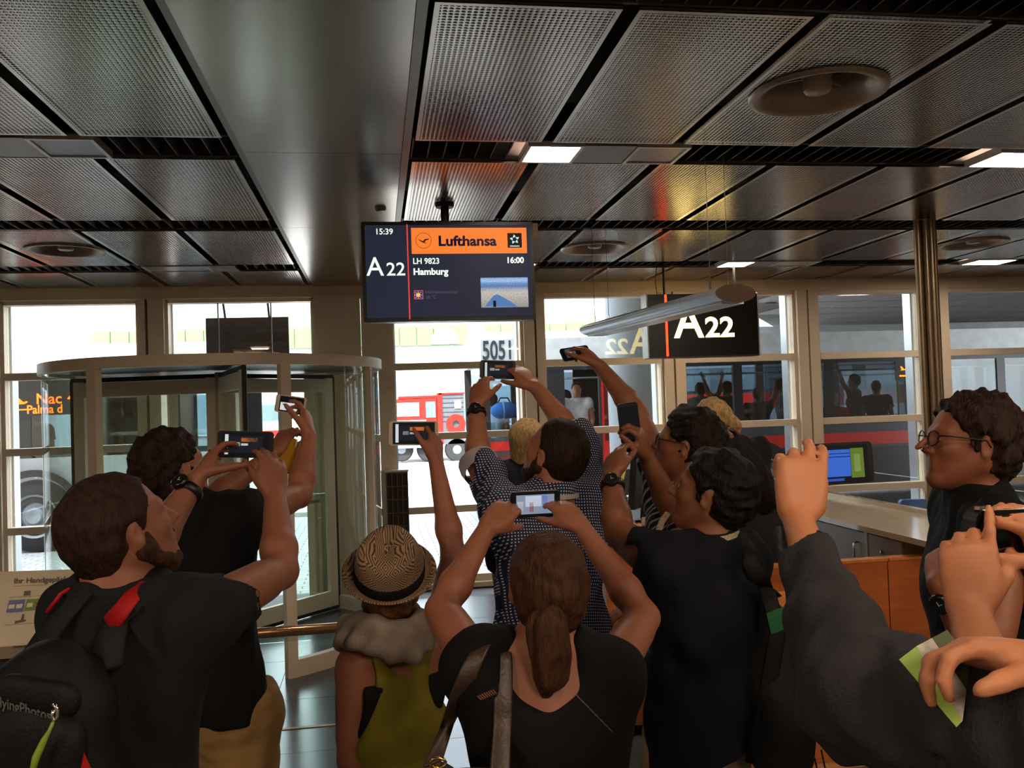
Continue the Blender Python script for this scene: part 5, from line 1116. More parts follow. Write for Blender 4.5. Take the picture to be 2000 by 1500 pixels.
def ring_mesh(pr, seg=40, pinch=True):
    b = MB(); vs = []
    for r, h, pz in pr:
        for k in range(seg):
            a = 2 * math.pi * k / seg; p = hat_point(a, r, h + (.014 * (r / .126) ** 3 * (1 - math.sin(a)) if h < .007 and r > .1 else 0))
            if pz: c_ = math.sin(a); p = p - R_ * math.cos(a) * .016 * max(0, c_) - U_ * (.012 * abs(math.sin(a)) if r < .06 else 0)
            vs.append(p)
    f = [(j * seg + i, j * seg + (i + 1) % seg, (j + 1) * seg + (i + 1) % seg, (j + 1) * seg + i) for j in range(len(pr) - 1) for i in range(seg)]
    return b.add(vs, f)
hat = obj('fedora', ring_mesh(prof), hat_mat(), t, smooth=True, label='straw fedora with woven diamond pattern')
obj('hat_band', ring_mesh([(.0935, .006, 0), (.0952, .008, 0), (.0940, .036, 0), (.0915, .038, 0)]), cloth('black_ribbon', '#0d0c0c'), hat, smooth=True)
hat2 = obj('brim_underside', ring_mesh([(.126, .001, 0), (.108, -.001, 0), (.092, .003, 0)]), MATS['woven_hat'], hat, smooth=True)
phone('white-edged smartphone held sideways by the woman in the fedora', pc, V(1, .05, -.03), V(.03, 0, 1), col='#b9aa94', pic=MONPIC, L=.150, Wd=.074)
# --- woman with ponytail in black top
nk, L, R = P(1067, 1256, 1.80), P(932, 1302, 1.79), P(1188, 1316, 1.80); fw = np.cross(Zv, R - L); hc, hf, hu = P(1068, 1140, 1.83), V(.0, .92, .38), V(0, -.38, .92)
pel = np.array([nk[0], 1.78, .86]); feet = feet_at(pel, fw, .1)
eL, wL, eR, wR = P(862, 1192, 1.96), P(952, 1030, 2.15), P(1258, 1206, 1.96), P(1136, 1030, 2.15); pc = P(1045, 984, 2.23)
t = ppl('woman with brown ponytail in black top holding a phone over her head', pel)
SK4 = skin('skin_fair', '#8e5942')
body(t, SK4, hc, hf, hu, nk, L, R, pel, feet, [(L, eL, wL, G(P(994, 988, 2.21) - wL, V(.45, .9, 0), V(.7, 0, -.7), curl=(18, 42, 35), thumb=(22, 10, 15), s=.92)), (R, eR, wR, G(P(1096, 988, 2.21) - wR, V(-.45, .9, 0), V(-.7, 0, -.7), curl=(18, 42, 35), thumb=(22, 10, 15), s=.92))], s=.97, vox=.0055, female=True, w=.14)
HB4 = hairm('hair_brown', '#3f2616'); F_, U_, R_ = frame(hf, hu); q = lambda a, b, h: hc + .97 * (a * F_ + b * R_ + h * U_)
S = Sdf(); S.ell(q(-.016, 0, .030), (.105, .083, .095), np.array([F_, R_, U_])); S.ell(q(-.06, 0, -.02), (.055, .068, .07), np.array([F_, R_, U_]), k=.04); S.ell(q(-.092, 0, -.03), (.03, .032, .03), np.array([F_, R_, U_]), k=.02); S.plane(q(.055, 0, .05), F_ * .9 - U_ * .4)
for k in (-1, 1): S.ell(q(.01, k * .088, -.02), (.03, .02, .035), np.array([F_, R_, U_]), k=.01, op='sub')
S.build('hair', .0055, HB4, t, wavy(51, .003, 160)); S = Sdf(); pp = [q(-.108, 0, -.028), P(1070, 1232, 1.70), P(1074, 1275, 1.695), P(1072, 1320, 1.70), P(1068, 1348, 1.71)]; rr = (.022, .036, .038, .030, .010)
for i in range(4): S.cone(pp[i], pp[i + 1], rr[i], rr[i + 1], k=.015, sq=V(0, 1, 0), ss=.7)
S.build('ponytail', .0055, HB4, t, wavy(61, .007, 120, (1, 1, .15)))
obj('hair_tie', MB().tube([q(-.106, .03 * math.cos(k * .628), -.03 + .018 * math.sin(k * .628)) for k in range(11)], .005, 6), M_BLACK, t, smooth=True)
f_, u_, r_ = frame(fw)
BT = cloth('black_crepe', '#0b0a0b'); top = shirt(t, 'top', BT, pel, nk, L, R, fw, [(L, eL, .17, .060), (R, eR, .17, .060)], .74, w=.148, g=.010, vox=.006, seed=15, fold=.003, neck=(.08, .09), cuts=((P(1064, 1285, 1.69), (.096, .09, .100)),))
for (x0, y0, x1, y1) in ((1124, 1356, 1196, 1430), (934, 1364, 968, 1350)):
    for i in range(8):
        px, py = x0 + (x1 - x0) * (i + .5) / 8, y0 + (y1 - y0) * (i + .5) / 8; a, b = hit(top, px - 4, py - 4, .001), hit(top, px + 4, py + 4, .001)
        obj('lace_stitch', MB().tube([a, b], .0016, 5), mat('lace_tan', '#6a4030', .7), top)
trousers(t, 'trousers', DENIM, pel, fw, feet, .90, w=.15); shoes('shoe', fw, feet, M_SHOE, t)
phone('smartphone with bright screen held up by the woman with the ponytail', pc, V(1, 0, .0), V(0, -.1, 1), L=.132, Wd=.068, pic=((-.95, -.9, .95, .9, '#7d8aa0', .9), (-.9, -.8, -.6, .3, '#d9d2c0', .9), (-.3, -.7, -.1, .2, '#8a4a52', .8), (.35, -.8, .6, .8, '#3a55c8', .9), (.6, -.9, .85, .2, '#4fc276', .9), (-.5, -.2, .3, .8, '#b9c2d2', .9)))
# her shoulder bag
bg_ = thing('shoulder_bag', 'brown leather shoulder bag with two straps worn by the woman with ponytail', 'bag', (P(900, 1560, 1.6)[0], 1.6, 0.7))
M_LTH = mat('brown_leather', '#3a2a20', .42, 0, .15, 18, .15, 120)
strap(bg_, 'front_strap', [P(846, 1490, 1.56)] + [hit(top, x, y, .004) for x, y in ((872, 1420), (888, 1380), (902, 1345), (917, 1310), (930, 1282), (940, 1268))] + [P(950, 1256, 1.79), P(957, 1268, 1.86), P(952, 1330, 1.95), P(945, 1480, 1.97)], .019, .0035, M_LTH, V(.9, -.3, .35))
strap(bg_, 'rear_strap', [P(975, 1530, 1.56)] + [hit(top, x, y, .004) for x, y in ((980, 1440), (982, 1390), (983, 1340), (983, 1300), (982, 1280))] + [P(979, 1262, 1.80), P(972, 1272, 1.88), P(968, 1330, 1.95)], .019, .0035, M_LTH, V(1, 0, 0))
S = Sdf(); bgc = P(905, 1590, 1.56); S.cone(bgc - V(.12, 0, .03), bgc + V(.12, 0, -.03), .10, .10, k=.05, sq=V(0, 1, 0), ss=.55); S.cone(bgc - V(.12, 0, .22), bgc + V(.12, 0, -.22), .11, .11, k=.05, sq=V(0, 1, 0), ss=.6); S.build('bag_body', .009, M_LTH, bg_, wavy(8, .006, 40))
obj('buckle_ring', MB().tube([P(855 + 16 * math.cos(k * .698), 1490 + 10 * math.sin(k * .698), 1.552) for k in range(10)], .003, 6), mat('brass_ring', '#b08a4c', .25, 1.0), bg_, smooth=True)
# --- man in checked shirt
nk, L, R = P(1085, 968, 2.84), P(985, 1000, 2.80), P(1166, 990, 2.92); fw = np.cross(Zv, R - L); hc, hf, hu = P(1083, 884, 2.86), V(-.62, .64, .42), V(.25, -.25, .93)
pel = np.array([P(1060, 1270, 2.85)[0], 2.86, .96]); feet = feet_at(pel, fw)
eL, wL, eR, wR = P(934, 905, 2.98), P(930, 792, 3.08), P(1116, 845, 3.10), P(1046, 756, 3.20); pc = P(972, 722, 3.26)
t = ppl('balding man in blue checked shirt holding a phone up with both hands', pel)
SK5 = skin('skin_light', '#a66c4f')
body(t, SK5, hc, hf, hu, nk, L, R, pel, feet, [(L, eL, wL, G(P(940, 735, 3.16) - wL, V(.6, .8, 0), V(1, -.4, 0), curl=(14, 34, 28), thumb=(24, 10, 20))), (R, eR, wR, G(P(1016, 726, 3.25) - wR, V(-.3, .8, -.5), V(-.7, -.2, -.7), curl=(12, 30, 22), thumb=(24, 10, 20)))], vox=.006)
hair(t, hc, hf, hu, hairm('hair_buzz', '#2a1a12'), vol=.985, tous=.002, seed=71, front=.035); beard(t, hc, hf, hu, MATS['beard_brown'])
CHK = check_mat('gingham', '#262e4c', '#cfcad0', .0100)
shirt(t, 'checked_shirt', CHK, pel, nk, L, R, fw, [(L, eL, .98, .066), (R, eR, .98, .066)], .88, w=.172, g=.02, vox=.007, seed=25, fold=.010, waist=1.02, neck=(.066, .064))
CUF = cloth('shirt_lining', '#b9afb4')
for a, b in ((L, eL), (R, eR)):
    d = _n(b - a); obj('rolled_cuff', MB().tube([b - d * .045, b - d * .01, b + d * .012], [.066, .071, .069], 20, cap=False).tube([b + d * .012, b - d * .03], [.069, .056], 20, cap=False), CUF, t, smooth=True)
obj('collar', MB().lathe([(.070, -.012), (.074, .012), (.066, .032), (.062, .030), (.066, .0)], nk + V(0, 0, .018), 28), CHK, t, smooth=True); f_, u_, r_ = frame(fw)
obj('lanyard', MB().lathe([(.079, -.010), (.080, .006)], nk + V(0, -.004, .004), 28), mat('lanyard_white', '#a9a4a0', .6), t, smooth=True)
trousers(t, 'trousers', DENIM, pel, fw, feet, 1.0); shoes('shoe', fw, feet, M_SHOE, t); watch(t, wL, eL, V(-.2, -1, .1), r=.030)
phone('dark smartphone held by the man in the checked shirt', pc, V(1, .05, -.05), V(.03, 0, 1), pic=MONPIC, L=.138)
# --- blonde woman behind him
nk, L, R = P(1032, 912, 4.6), P(975, 935, 4.58), P(1095, 935, 4.62); fw = np.cross(Zv, R - L); hc, hf, hu = P(1026, 862, 4.62), V(-.3, .95, .1), V(0, -.1, 1)
pel = np.array([nk[0], 4.6, .93]); feet = feet_at(pel, fw, .1); eL, wL = L + V(-.05, .02, -.27), L + V(-.02, .12, -.5); eR, wR = R + V(.05, .02, -.27), R + V(.02, .12, -.5)
t = ppl('woman with short blonde bob in dark navy jacket behind the checked shirt man', pel)
body(t, SK4, hc, hf, hu, nk, L, R, pel, feet, [(L, eL, wL, G(V(0, .3, -1), V(1, 0, 0), V(0, 1, 0), curl=(20, 20, 20))), (R, eR, wR, G(V(0, .3, -1), V(-1, 0, 0), V(0, 1, 0), curl=(20, 20, 20)))], s=.97, vox=.008, female=True, w=.14)
S = Sdf(); F_, U_, R_ = frame(hf, hu); S.ell(hc - F_ * .015 + U_ * .03, (.108, .092, .10), np.array([F_, R_, U_])); S.cone(hc - F_ * .03 + R_ * .03, hc - F_ * .03 + R_ * .035 - U_ * .085, .07, .062, k=.03); S.cone(hc - F_ * .03 - R_ * .03, hc - F_ * .03 - R_ * .035 - U_ * .085, .07, .062, k=.03); S.plane(hc + F_ * .045, F_ * .9 - U_ * .3); S.build('hair', .007, hairm('hair_blonde', '#a8865a'), t, wavy(81, .004, 120))
NAVYJ = cloth('navy_jacket', '#14161f'); shirt(t, 'jacket', NAVYJ, pel, nk, L, R, fw, [(L, eL, 1.0, .058), (R, eR, 1.0, .058)], .85, w=.15, g=.02, vox=.009, extra=lambda S: (S.cone(eL, eL + (wL - eL) * .9, .055, .045, k=.03), S.cone(eR, eR + (wR - eR) * .9, .055, .045, k=.03)))
trousers(t, 'trousers', DENIM, pel, fw, feet, .97, vox=.011); shoes('shoe', fw, feet, M_SHOE, t)
# --- man with glasses and one arm stretched up
nk, L, R = P(1345, 952, 2.84), P(1372, 1010, 2.68), P(1300, 962, 3.02); fw = np.cross(Zv, R - L); hc, hf, hu = P(1342, 868, 2.82), V(-.86, .42, .20), V(.15, -.1, 1)
pel = np.array([P(1340, 1300, 2.85)[0], 2.86, .97]); feet = feet_at(pel, fw)
eL, wL, eR, wR = P(1320, 1130, 2.62), P(1255, 1180, 2.80), P(1244, 806, 3.10), P(1172, 716, 3.20); pc = P(1124, 690, 3.24)
t = ppl('dark-haired man with glasses in striped shirt stretching one arm up with a phone', pel)
SK7 = skin('skin_olive', '#935c40')
body(t, SK7, hc, hf, hu, nk, L, R, pel, feet, [(L, eL, wL, G(V(-.7, .4, -.3), V(0, .3, -1), V(0, 1, .3), curl=(20, 25, 20))), (R, eR, wR, G(P(1150, 692, 3.23) - wR, V(-.6, .4, -.55), V(-.3, -.7, .5), curls=((35, 45, 30), (45, 55, 40), (50, 60, 40), (55, 60, 40)), thumb=(28, 15, 20)))], vox=.006)
hair(t, hc, hf, hu, hairm('hair_black_wavy', '#1c120c'), tous=.008, vol=1.07, seed=91, nape=-.085); eyes(t, hc, hf, hu); glasses(t, hc, hf, hu)
STR = stripe_mat('navy_pinstripe', '#1a1a22', '#9a9089', .022)
shirt(t, 'striped_shirt', STR, pel, nk, L, R, fw, [(L, eL, .7, .066), (R, eR, .48, .066)], .90, w=.165, vox=.0075, seed=35, neck=(.07, .066))
obj('lanyard', MB().tube([P(1306, 1000, 2.70), P(1292, 1020, 2.68), P(1284, 1045, 2.66), P(1281, 1075, 2.66)], [(.010, .002)] * 4, 8, flat=V(1, -.2, 0)), mat('lanyard_beaded', '#a8937a', .6, 0, .5, 220), t)
trousers(t, 'trousers', DENIM, pel, fw, feet, 1.0); shoes('shoe', fw, feet, M_SHOE, t)
phone('dark smartphone held high in the outstretched hand of the man with glasses', pc, V(.95, .1, .12), V(-.1, .62, .75), col='#15151a', pic=((-.9, -.9, 0, .9, '#5a616e', .5),), L=.115, Wd=.06)
# --- man in navy T-shirt with black backpack
nk, L, R = P(1392, 1066, 2.32), P(1288, 1104, 2.25), P(1450, 1092, 2.46); fw = np.cross(Zv, R - L); hc, hf, hu = P(1390, 962, 2.33), V(-.78, .52, .24), V(.2, -.15, 1)
pel = np.array([P(1368, 1440, 2.35)[0], 2.37, .92]); feet = feet_at(pel, fw)
eL, wL, eR, wR = P(1208, 1040, 2.42), P(1194, 932, 2.52), P(1316, 1000, 2.74), P(1262, 892, 2.68); pc = P(1229, 826, 2.66)
t = ppl('short-haired man in navy T-shirt and khaki trousers photographing with a black phone', pel)
SK8 = skin('skin_dark_tan', '#7f4f36')
body(t, SK8, hc, hf, hu, nk, L, R, pel, feet, [(L, eL, wL, G(P(1206, 868, 2.60) - wL, V(.8, .6, 0), V(.2, -1, .1), curl=(20, 50, 45), thumb=(6, 6, 6))), (R, eR, wR, G(P(1250, 852, 2.66) - wR, V(-.9, .3, .1), V(-.2, -1, .1), curl=(40, 60, 40), thumb=(25, 15, 20)))], vox=.0055)
hair(t, hc, hf, hu, hairm('hair_black_short', '#140d0a'), tous=.008, vol=1.05, seed=101, nape=-.085); eyes(t, hc, hf, hu)
NVY = cloth('navy_tee', '#0f1019'); shirt(t, 'tshirt', NVY, pel, nk, L, R, fw, [(L, eL, .42, .072), (R, eR, .5, .07)], .86, w=.168, vox=.007, seed=45, fold=.008, waist=1.0, neck=(.072, .068), ndrop=.004)
obj('lanyard', MB().lathe([(.074, -.008), (.075, .008)], nk + V(0, 0, .030), 30, V(1, 0, .15), V(0, 1, 0), V(-.1, 0, 1)), MATS['lanyard_beaded'], t, smooth=True); obj('lanyard_clip', MB().tube([P(1352, 1068, 2.24), P(1346, 1078, 2.22)], .004, 8), M_CHROME, t)
trousers(t, 'trousers', cloth('khaki_twill', '#8f7a5c'), pel, fw, feet, .95, w=.135, g=.022, seed=24); shoes('shoe', fw, feet, M_SHOE, t); watch(t, wL, eL, V(-.3, -1, .1), r=.031)
phone('black smartphone held upright by the man in the navy T-shirt', pc, V(-.10, -.04, 1), V(-.97, -.1, -.08), pic=(), L=.128, Wd=.068)
f_, u_, r_ = frame(fw); bq = P(1512, 1330, 2.30)
bt_ = thing('backpack', 'plain black backpack hanging from one shoulder of the navy T-shirt man', 'backpack', bq - V(0, 0, .3))
S = Sdf(); S.ell(bq - V(0, 0, .02), (.105, .12, .235), k=.04); S.cone(bq + V(-.02, 0, .02), bq + V(-.02, .02, .26), .09, .025, k=.05); S.cone(bq - V(.01, .07, .02), bq - V(.01, .06, .18), .08, .085, k=.04); S.build('bag', .008, M_BAG, bt_, wavy(39, .007, 38))
strap(bt_, 'shoulder_strap', [bq + V(-.02, 0, .25), P(1478, 1120, 2.26), P(1452, 1068, 2.30), P(1440, 1052, 2.40), P(1425, 1080, 2.52)], .028, .007, M_BAG, V(1, -.3, 0)); strap(bt_, 'shoulder_strap', [bq + V(0, -.02, .24), P(1497, 1150, 2.2), P(1520, 1230, 2.17), P(1490, 1400, 2.2), P(1470, 1490, 2.25)], .022, .005, M_BAG, V(1, -.3, 0))
for k in range(4): obj('dangling_cord', MB().tube([bq + V(.02 + .02 * k, -.10, -.22 + .02 * k), bq + V(.03 + .02 * k, -.11, -.28 + .012 * k)], .0025, 5), M_BAG, bt_)
obj('green_card', MB().obox(P(1518, 1212, 2.165), V(.022, -.004, .008), V(-.006, 0, .028), V(0, .001, 0)), mat('green_tag', '#1f5a34', .5), bt_)
# --- staff woman leaning over the desk
nk, L, R = P(1418, 862, 5.10), P(1400, 905, 4.98), P(1478, 880, 5.28); fw = _n(V(-.8, -.2, 0)); hc, hf, hu = P(1388, 818, 5.04), V(-.75, .55, -.25), V(-.2, .1, .95)
pel = np.array([P(1530, 1010, 5.5)[0], 5.5, 1.02]); feet = feet_at(pel, V(-.8, -.2, 0), .1)
eL, wL, eR, wR = P(1385, 985, 4.95), P(1330, 1012, 5.0), P(1470, 990, 5.2), P(1400, 1030, 5.1)
t = ppl('blonde staff woman with ponytail in dark uniform bending over the gate counter', pel)
body(t, SK4, hc, hf, hu, nk, L, R, pel, feet, [(L, eL, wL, G(wL - eL, V(0, .2, -1), V(0, 1, .2), curl=(20, 25, 20))), (R, eR, wR, G(wR - eR, V(0, .2, -1), V(0, 1, .2), curl=(20, 25, 20)))], s=1.0, vox=.008, female=True, w=.14)
S = Sdf(); F_, U_, R_ = frame(hf, hu); q = lambda a, b, h: hc + a * F_ + b * R_ + h * U_; S.ell(q(-.016, 0, .032), (.108, .088, .097), np.array([F_, R_, U_])); S.ell(q(-.06, 0, -.015), (.056, .07, .075), np.array([F_, R_, U_]), k=.04); S.plane(q(.055, 0, .05), F_ * .9 - U_ * .45)
S.cone(q(-.10, 0, .0), q(-.14, -.02, -.07), .034, .036, k=.02); S.cone(q(-.14, -.02, -.07), q(-.15, -.03, -.13), .034, .012, k=.02); S.build('hair', .007, MATS['hair_blonde'], t, wavy(111, .006, 120))
UNI = cloth('dark_uniform', '#1c1416'); shirt(t, 'uniform_jacket', UNI, pel, nk, L, R, V(-.75, -.3, -.3), [(L, eL, 1.0, .06), (R, eR, 1.0, .06)], .80, w=.155, g=.022, vox=.009, fold=.006, extra=lambda S: (S.cone(eL, eL + (wL - eL) * .85, .057, .045, k=.03), S.cone(eR, eR + (wR - eR) * .85, .057, .045, k=.03)), neck=(.065, .06))
trousers(t, 'trousers', UNI, pel, V(-.8, -.2, 0), feet, 1.1, vox=.011); shoes('shoe', V(-.8, -.2, 0), feet, M_SHOE, t)
# --- man in dark jacket whose raised sleeve fills the right foreground
L, R, nk = P(2075, 1460, .80), V(1.08, .60, 1.50), V(.86, .70, 1.57); fw = np.cross(Zv, R - L); hc, hf, hu = V(.86, .74, 1.70), V(-.05, .95, .2), V(0, 0, 1)
pel = V(.90, .66, .96); feet = feet_at(pel, fw); eL, wL, eR, wR = P(1664, 1345, .98), P(1556, 1008, 1.28), V(1.0, .92, 1.36), P(2062, 1300, .80); pc = P(1642, 905, 1.40)
t = ppl('man in dark jacket with raised sleeve holding a phone and a green leaflet', pel)
SKA = skin('skin_rosy', '#bb7a55')
body(t, SKA, hc, hf, hu, nk, L, R, pel, feet, [(L, eL, wL, G(P(1566, 912, 1.325) - wL, V(.25, .95, 0), V(1, -.1, 0), curls=((10, 22, 18), (10, 26, 20), (26, 60, 50), (36, 72, 55)), thumb=(16, 8, 12), s=1.06, tb=.9, spread=4)), (R, eR, wR, G(V(-.9, .25, .18), V(-.1, -.3, -.9), V(.0, -.8, -.5), curl=(30, 48, 32), thumb=(36, 6, 12), s=1.0, spread=5))], vox=.005, bodyfat=.86)
hair(t, hc, hf, hu, MATS['hair_dark_brown'])
JKT = cloth('charcoal_jacket', '#2c2a2d', .8, .3); j1, j2 = wavy(55, .010, 40, (1, 1, 1), 7), wavy(56, .007, 95, (1, 1, 1), 7); jf = lambda x, y, z: j1(x, y, z) + j2(x, y, z)
S = Sdf(); torso(S, pel - V(0, 0, .1), nk, L, R, fw, .175, .024)
S.cone(L, eL, .082, .070, k=.03); cu = eL + (wL - eL) * .875; S.cone(eL, eL + (wL - eL) * .3, .070, .063, k=.03); S.cone(eL + (wL - eL) * .3, cu, .063, .0405, k=.02, flat=True); S.cone(R, eR, .08, .062, k=.04); S.cone(eR, eR + (wR - eR) * .86, .06, .046, k=.03, flat=True)
dl = _n(wL - eL); S.cone(cu - dl * .03, cu + dl * .03, .0325, .0335, k=.003, op='sub'); S.ell(nk + V(0, 0, .05), (.075, .075, .06), k=.01, op='sub')
# folds gathered at the elbow
for k, (px, py, qx, qy) in enumerate(((1600, 1200, 1690, 1235), (1618, 1248, 1715, 1268), (1700, 1345, 1725, 1440), (1750, 1360, 1790, 1470), (1860, 1400, 1840, 1480), (1930, 1400, 1960, 1490))):
    S.cone(P(px, py, .93 if k < 3 else .86), P(qx, qy, .93 if k < 3 else .84), .011, .006, k=.02, op='sub')
S.build('jacket', .0055, JKT, t, jf)
trousers(t, 'trousers', DENIM, pel, fw, feet, 1.0); shoes('shoe', fw, feet, M_SHOE, t)
phone('black phone showing a blue and green picture, held by a jacketed arm', pc, V(.98, .12, .0), V(.0, .05, 1), L=.125, Wd=.072, th=.011, col='#0d0d0e', pic=((-1.0, -.75, .30, .8, '#3464c8', .8), (.32, -.85, .85, .85, '#5f7a2c', .7), (.45, -.5, .7, .5, '#a9b87a', .7), (-1.0, -1.0, .0, -.85, '#2b55b0', .7), (-.6, .35, .3, .42, '#16284a', .4), (-.8, .55, .3, .6, '#16284a', .4)))
lf = thing('leaflet', 'green and white folded leaflet held low in a right hand', 'leaflet', P(1835, 1330, .84))
lp = [P(1756, 1288, .86), P(1790, 1262, .86), P(1880, 1408, .80), P(1868, 1420, .80)]; lq = [P(1790, 1262, .86), P(1850, 1230, .87), P(1895, 1290, .84), P(1880, 1408, .80)]
def sheet(name, pts, m): n_ = _n(np.cross(pts[1] - pts[0], pts[2] - pts[0])) * .0012; return obj(name, MB().add(pts + [p + n_ for p in pts], [(0, 1, 2, 3), (7, 6, 5, 4), (0, 4, 5, 1), (1, 5, 6, 2), (2, 6, 7, 3), (3, 7, 4, 0)]), m, lf)
sheet('green_fold', lp, mat('leaflet_green', '#8fae4a', .6)); wf = sheet('white_fold', [lq[0], (lq[0] + lq[1]) / 2, (lq[2] + lq[3]) / 2, lq[3]], mat('leaflet_grey', '#a39c94', .6, 0, .5, 60)); sheet('dark_fold', [(lq[0] + lq[1]) / 2, lq[1], lq[2], (lq[2] + lq[3]) / 2], mat('leaflet_dark_green', '#3e4a1c', .6))
# --- tall smiling man with glasses at the right
nk, L, R = P(1905, 968, 1.98), P(1968, 1040, 1.80), P(1880, 985, 2.20); fw = np.cross(Zv, R - L); hc, hf, hu = P(1893, 866, 1.97), V(-.96, .20, .16), V(.16, 0, 1)
pel = np.array([P(1960, 1400, 2.0)[0], 2.0, 1.0]); feet = feet_at(pel, fw); eL, wL, eR, wR = P(1925, 1290, 1.62), P(1838, 1142, 1.66), P(1900, 1210, 2.3), P(1850, 1090, 2.1)
t = ppl('tall smiling man with glasses in black T-shirt and wristwatch, seen in profile', pel)
body(t, skin('skin_ruddy', '#854f37'), hc, hf, hu, nk, L, R, pel, feet, [(L, eL, wL, G(P(1843, 1050, 1.74) - wL, V(.7, .5, .1), V(.5, -.8, .2), curl=(40, 60, 40), thumb=(20, 15, 20))), (R, eR, wR, G(V(-.3, -.3, .9), V(.5, -.5, 0), V(.5, .5, 0), curl=(40, 60, 40)))], s=1.02, vox=.005, nose=.011)
hair(t, hc, hf, hu, hairm('hair_brown_short', '#281810'), s=1.02, tous=.010, vol=1.06, seed=121, nape=-.085, vox=.0055); eyes(t, hc, hf, hu, 1.02); glasses(t, hc, hf, hu, 1.02)
BTE = cloth('black_tee', '#0c0b0c'); shirt(t, 'tshirt', BTE, pel, nk, L, R, fw, [(L, eL, .56, .072), (R, eR, .5, .07)], .90, w=.175, vox=.007, seed=65, neck=(.074, .07))
trousers(t, 'trousers', DENIM, pel, fw, feet, 1.03); shoes('shoe', fw, feet, M_SHOE, t); watch(t, wL, eL, V(-.9, -.4, .0), r=.031)
strap(t, 'camera_strap', [P(1945, 960, 1.86), P(1905, 1000, 1.82), P(1870, 1080, 1.8), P(1838, 1230, 1.78)], .014, .003, M_BAG, V(1, 0, 0))
# --- photographer at the right edge with a compact camera
L, R, nk = V(1.16, .74, 1.50), V(1.50, .62, 1.50), V(1.33, .70, 1.56); fw = np.cross(Zv, R - L); hc, hf, hu = V(1.32, .76, 1.70), V(-.1, .97, .1), V(0, 0, 1)
pel = V(1.34, .66, .96); feet = feet_at(pel, fw); wL, eL, eR, wR = P(1893, 1196, 1.13), P(1958, 1420, .98), V(1.45, .95, 1.36), P(2090, 1100, 1.16)
t = ppl('photographer in dark top pressing the shutter of a black camera with a raised finger', pel)
body(t, SKA, hc, hf, hu, nk, L, R, pel, feet, [(L, eL, wL, G(P(1890, 1085, 1.16) - wL, V(.55, .8, .1), V(1, -.3, 0), curls=((2, 6, 6), (28, 75, 50), (34, 78, 50), (40, 80, 50)), thumb=(30, 20, 30), s=1.0)), (R, eR, wR, G(P(2030, 1040, 1.17) - wR, V(-.6, .6, 0), V(-.3, -1, 0), curl=(35, 50, 40), thumb=(40, 5, 10)))], vox=.005)
hair(t, hc, hf, hu, MATS['hair_dark_brown']); shirt(t, 'tshirt', cloth('dark_grey_tee', '#1d1c1e'), pel, nk, L, R, fw, [(L, eL, .55, .07), (R, eR, .55, .07)], .90, w=.17, vox=.008)
trousers(t, 'trousers', DENIM, pel, fw, feet, 1.0); shoes('shoe', fw, feet, M_SHOE, t)
cc = P(1972, 1040, 1.19); cm = thing('compact_camera', 'glossy black camera held in both hands by the photographer', 'camera', cc - V(0, 0, .04))
ax, ay = V(.98, -.12, 0), V(0, 0, 1); az = np.cross(ax, ay)
obj('body', MB().prism(rrect(.125, .074, .016), cc, ax, ay, az, -.018, .018), mat('camera_black', '#0b0b0c', .22), cm); obj('display', MB().prism(rrect(.098, .060, .004), cc, ax, ay, az, .018, .0195), mat('camera_glass', '#0a0c0e', .04, 0, 0, spec=.8), cm)
obj('shutter_button', MB().lathe([(.001, .005), (.008, .005), (.009, 0)], cc - ax * .045 + ay * .037, 14), M_CHROME, cm); obj('lens_barrel', MB().lathe([(.028, 0), (.028, .03), (.022, .032), (.001, .028)], cc - az * .018, 24, ax, ay, -az), M_BLACK, cm)
# ------------------------------------------------------------------ bus passengers (small in the picture)
def passenger(label, px, py, y, fwd, top, hairc, raise_=None, hgt=1.72, floor=.38, skn=None, group=None):
    b = P(px, py, y); hc = np.array([b[0], b[1], floor + hgt - .11]); hc[2] = min(hc[2], 2.28); f = _n(V(fwd[0], fwd[1], 0)); r = np.array([f[1], -f[0], 0])
    nk = hc - V(0, 0, .17); Ls, Rs = nk - r * .18 - V(0, 0, .05), nk + r * .18 - V(0, 0, .05); pel = np.array([hc[0], hc[1], floor + hgt * .53]); feet = [np.array([pel[0], pel[1], floor]) + r * s * .1 for s in (-1, 1)]
    arms = []; sl = []
    for sh, s in ((Ls, -1), (Rs, 1)):
        if raise_ == s: e, w = sh + r * s * .12 + f * .12 + V(0, 0, .16), sh + r * s * .16 + f * .18 + V(0, 0, .40)
        else: e, w = sh + r * s * .06 + V(0, 0, -.28), sh + r * s * .02 + f * .16 + V(0, 0, -.45)
        arms.append((sh, e, w, G(w - e, f, r * -s, curl=(30, 40, 30)))); sl.append((sh, e, .55, .068))
    t = thing('person', label, 'person', (pel[0], pel[1], floor), group)
    body(t, skn or SK5, hc, fwd, Zv, nk, Ls, Rs, pel, feet, arms, vox=.0155); hair(t, hc, fwd, Zv, hairm('hair_p' + hairc.strip('#'), hairc), vox=.014)
    shirt(t, 'shirt', cloth('top_' + top.strip('#'), top), pel, nk, Ls, Rs, f, sl, floor + hgt * .5, vox=.016); trousers(t, 'trousers', DENIM, pel, f, feet, floor + hgt * .56, vox=.016)
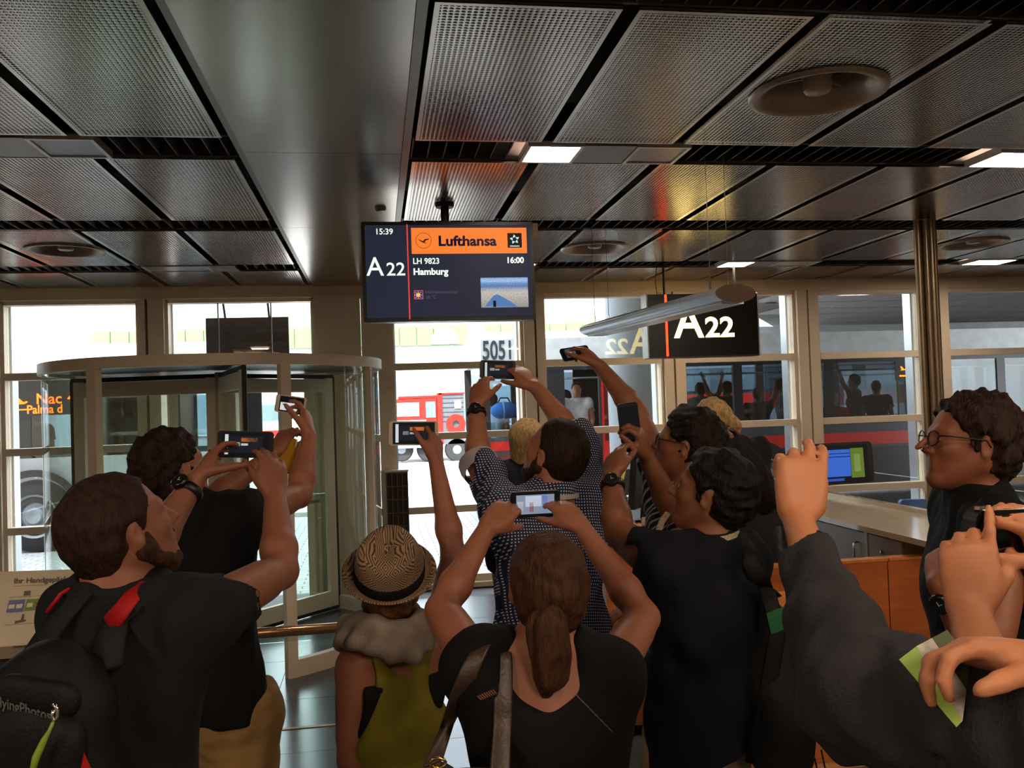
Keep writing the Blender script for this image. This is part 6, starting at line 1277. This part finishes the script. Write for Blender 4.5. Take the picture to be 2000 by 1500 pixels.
PASS = [('older passenger with grey hair in light blue shirt in the bus doorway', 1084, 770, 13.5, (-1, -.2, 0), '#7f9fd0', '#8a857e', None, 1.60), ('dark-haired passenger in royal blue top in the bus doorway', 1102, 760, 13.9, (-.6, .6, 0), '#2c4f9c', '#1a1412', None, 1.68),
        ('young passenger in white T-shirt standing in the open bus doorway', 1126, 755, 13.6, (-.3, -1, 0), '#d8d8d6', '#2a1d16', None, 1.80), ('broad passenger in grey shirt holding the bus rail', 1368, 770, 14.2, (.5, .8, 0), '#5a5f66', '#4a3a30', 1, 1.74),
        ('passenger reaching up to the grab rail with a green bag', 1420, 770, 14.0, (-.2, 1, 0), '#2a2a2e', '#1f1612', -1, 1.74), ('passenger in black with raised phone in the bus', 1480, 785, 14.3, (.3, .9, 0), '#1c1b1e', '#16110f', 1, 1.62),
        ('passenger in pale grey T-shirt by the rear bus window', 1530, 770, 13.9, (.8, -.4, 0), '#8f9296', '#5b4634', None, 1.76), ('large passenger in dark shirt with arm along the bus rail', 1668, 760, 14.1, (-.7, .6, 0), '#2b2625', '#2a1c14', -1, 1.80),
        ('short passenger in red patterned top near the bus door pole', 1628, 800, 13.6, (-.6, -.6, 0), '#a5323a', '#b8aca0', None, 1.50), ('dark passenger half turned beside the lit flight symbol', 1712, 780, 14.4, (.4, .7, 0), '#241f1d', '#19120e', None, 1.68),
        ('passenger in pale shirt bending over a blue bag in the front of the bus', 962, 770, 13.8, (.4, .8, 0), '#9fc0d2', '#1c1512', None, 1.66), ('passenger with fair hair in dark jacket in the left bus', 40, 835, 14.0, (1, .2, 0), '#17181f', '#6b5436', None, 1.66),
        ('passenger leaning over in black in the left bus', 72, 840, 14.2, (-.6, .5, 0), '#1a191c', '#1e1612', None, 1.66), ('grey passenger standing in the left bus behind the revolving door', 232, 820, 14.2, (.3, -.9, 0), '#6d7072', '#3a2f28', None, 1.66), ('passenger in khaki jacket in the left bus behind the revolving door', 268, 805, 14.0, (-.4, .8, 0), '#7a7260', '#5b4a38', 1, 1.74)]
for a in PASS: passenger(a[0], a[1], a[2], a[3], a[4], a[5], a[6], a[7], a[8])
bb = thing('travel_bag', 'bright blue travel bag by the front window of the numbered bus', 'bag', P(985, 815, 13.5)); S = Sdf(); c_ = P(985, 802, 13.5); S.ell(c_, (.22, .16, .14)); S.build('bag', .015, cloth('bright_blue_nylon', '#2f7fd0'), bb); obj('handle', MB().tube([c_ + V(-.1, 0, .12), c_ + V(-.06, 0, .2), c_ + V(.06, 0, .2), c_ + V(.1, 0, .12)], .012, 8), M_BLACK, bb); obj('stripe', MB().lathe([(.142, -.02), (.15, 0), (.142, .02)], c_ - V(.02, 0, 0), 20, V(0, 1.1, 0), V(0, 0, .98), V(1, 0, 0)), mat('pale_blue', '#8cc4ea', .5), bb)
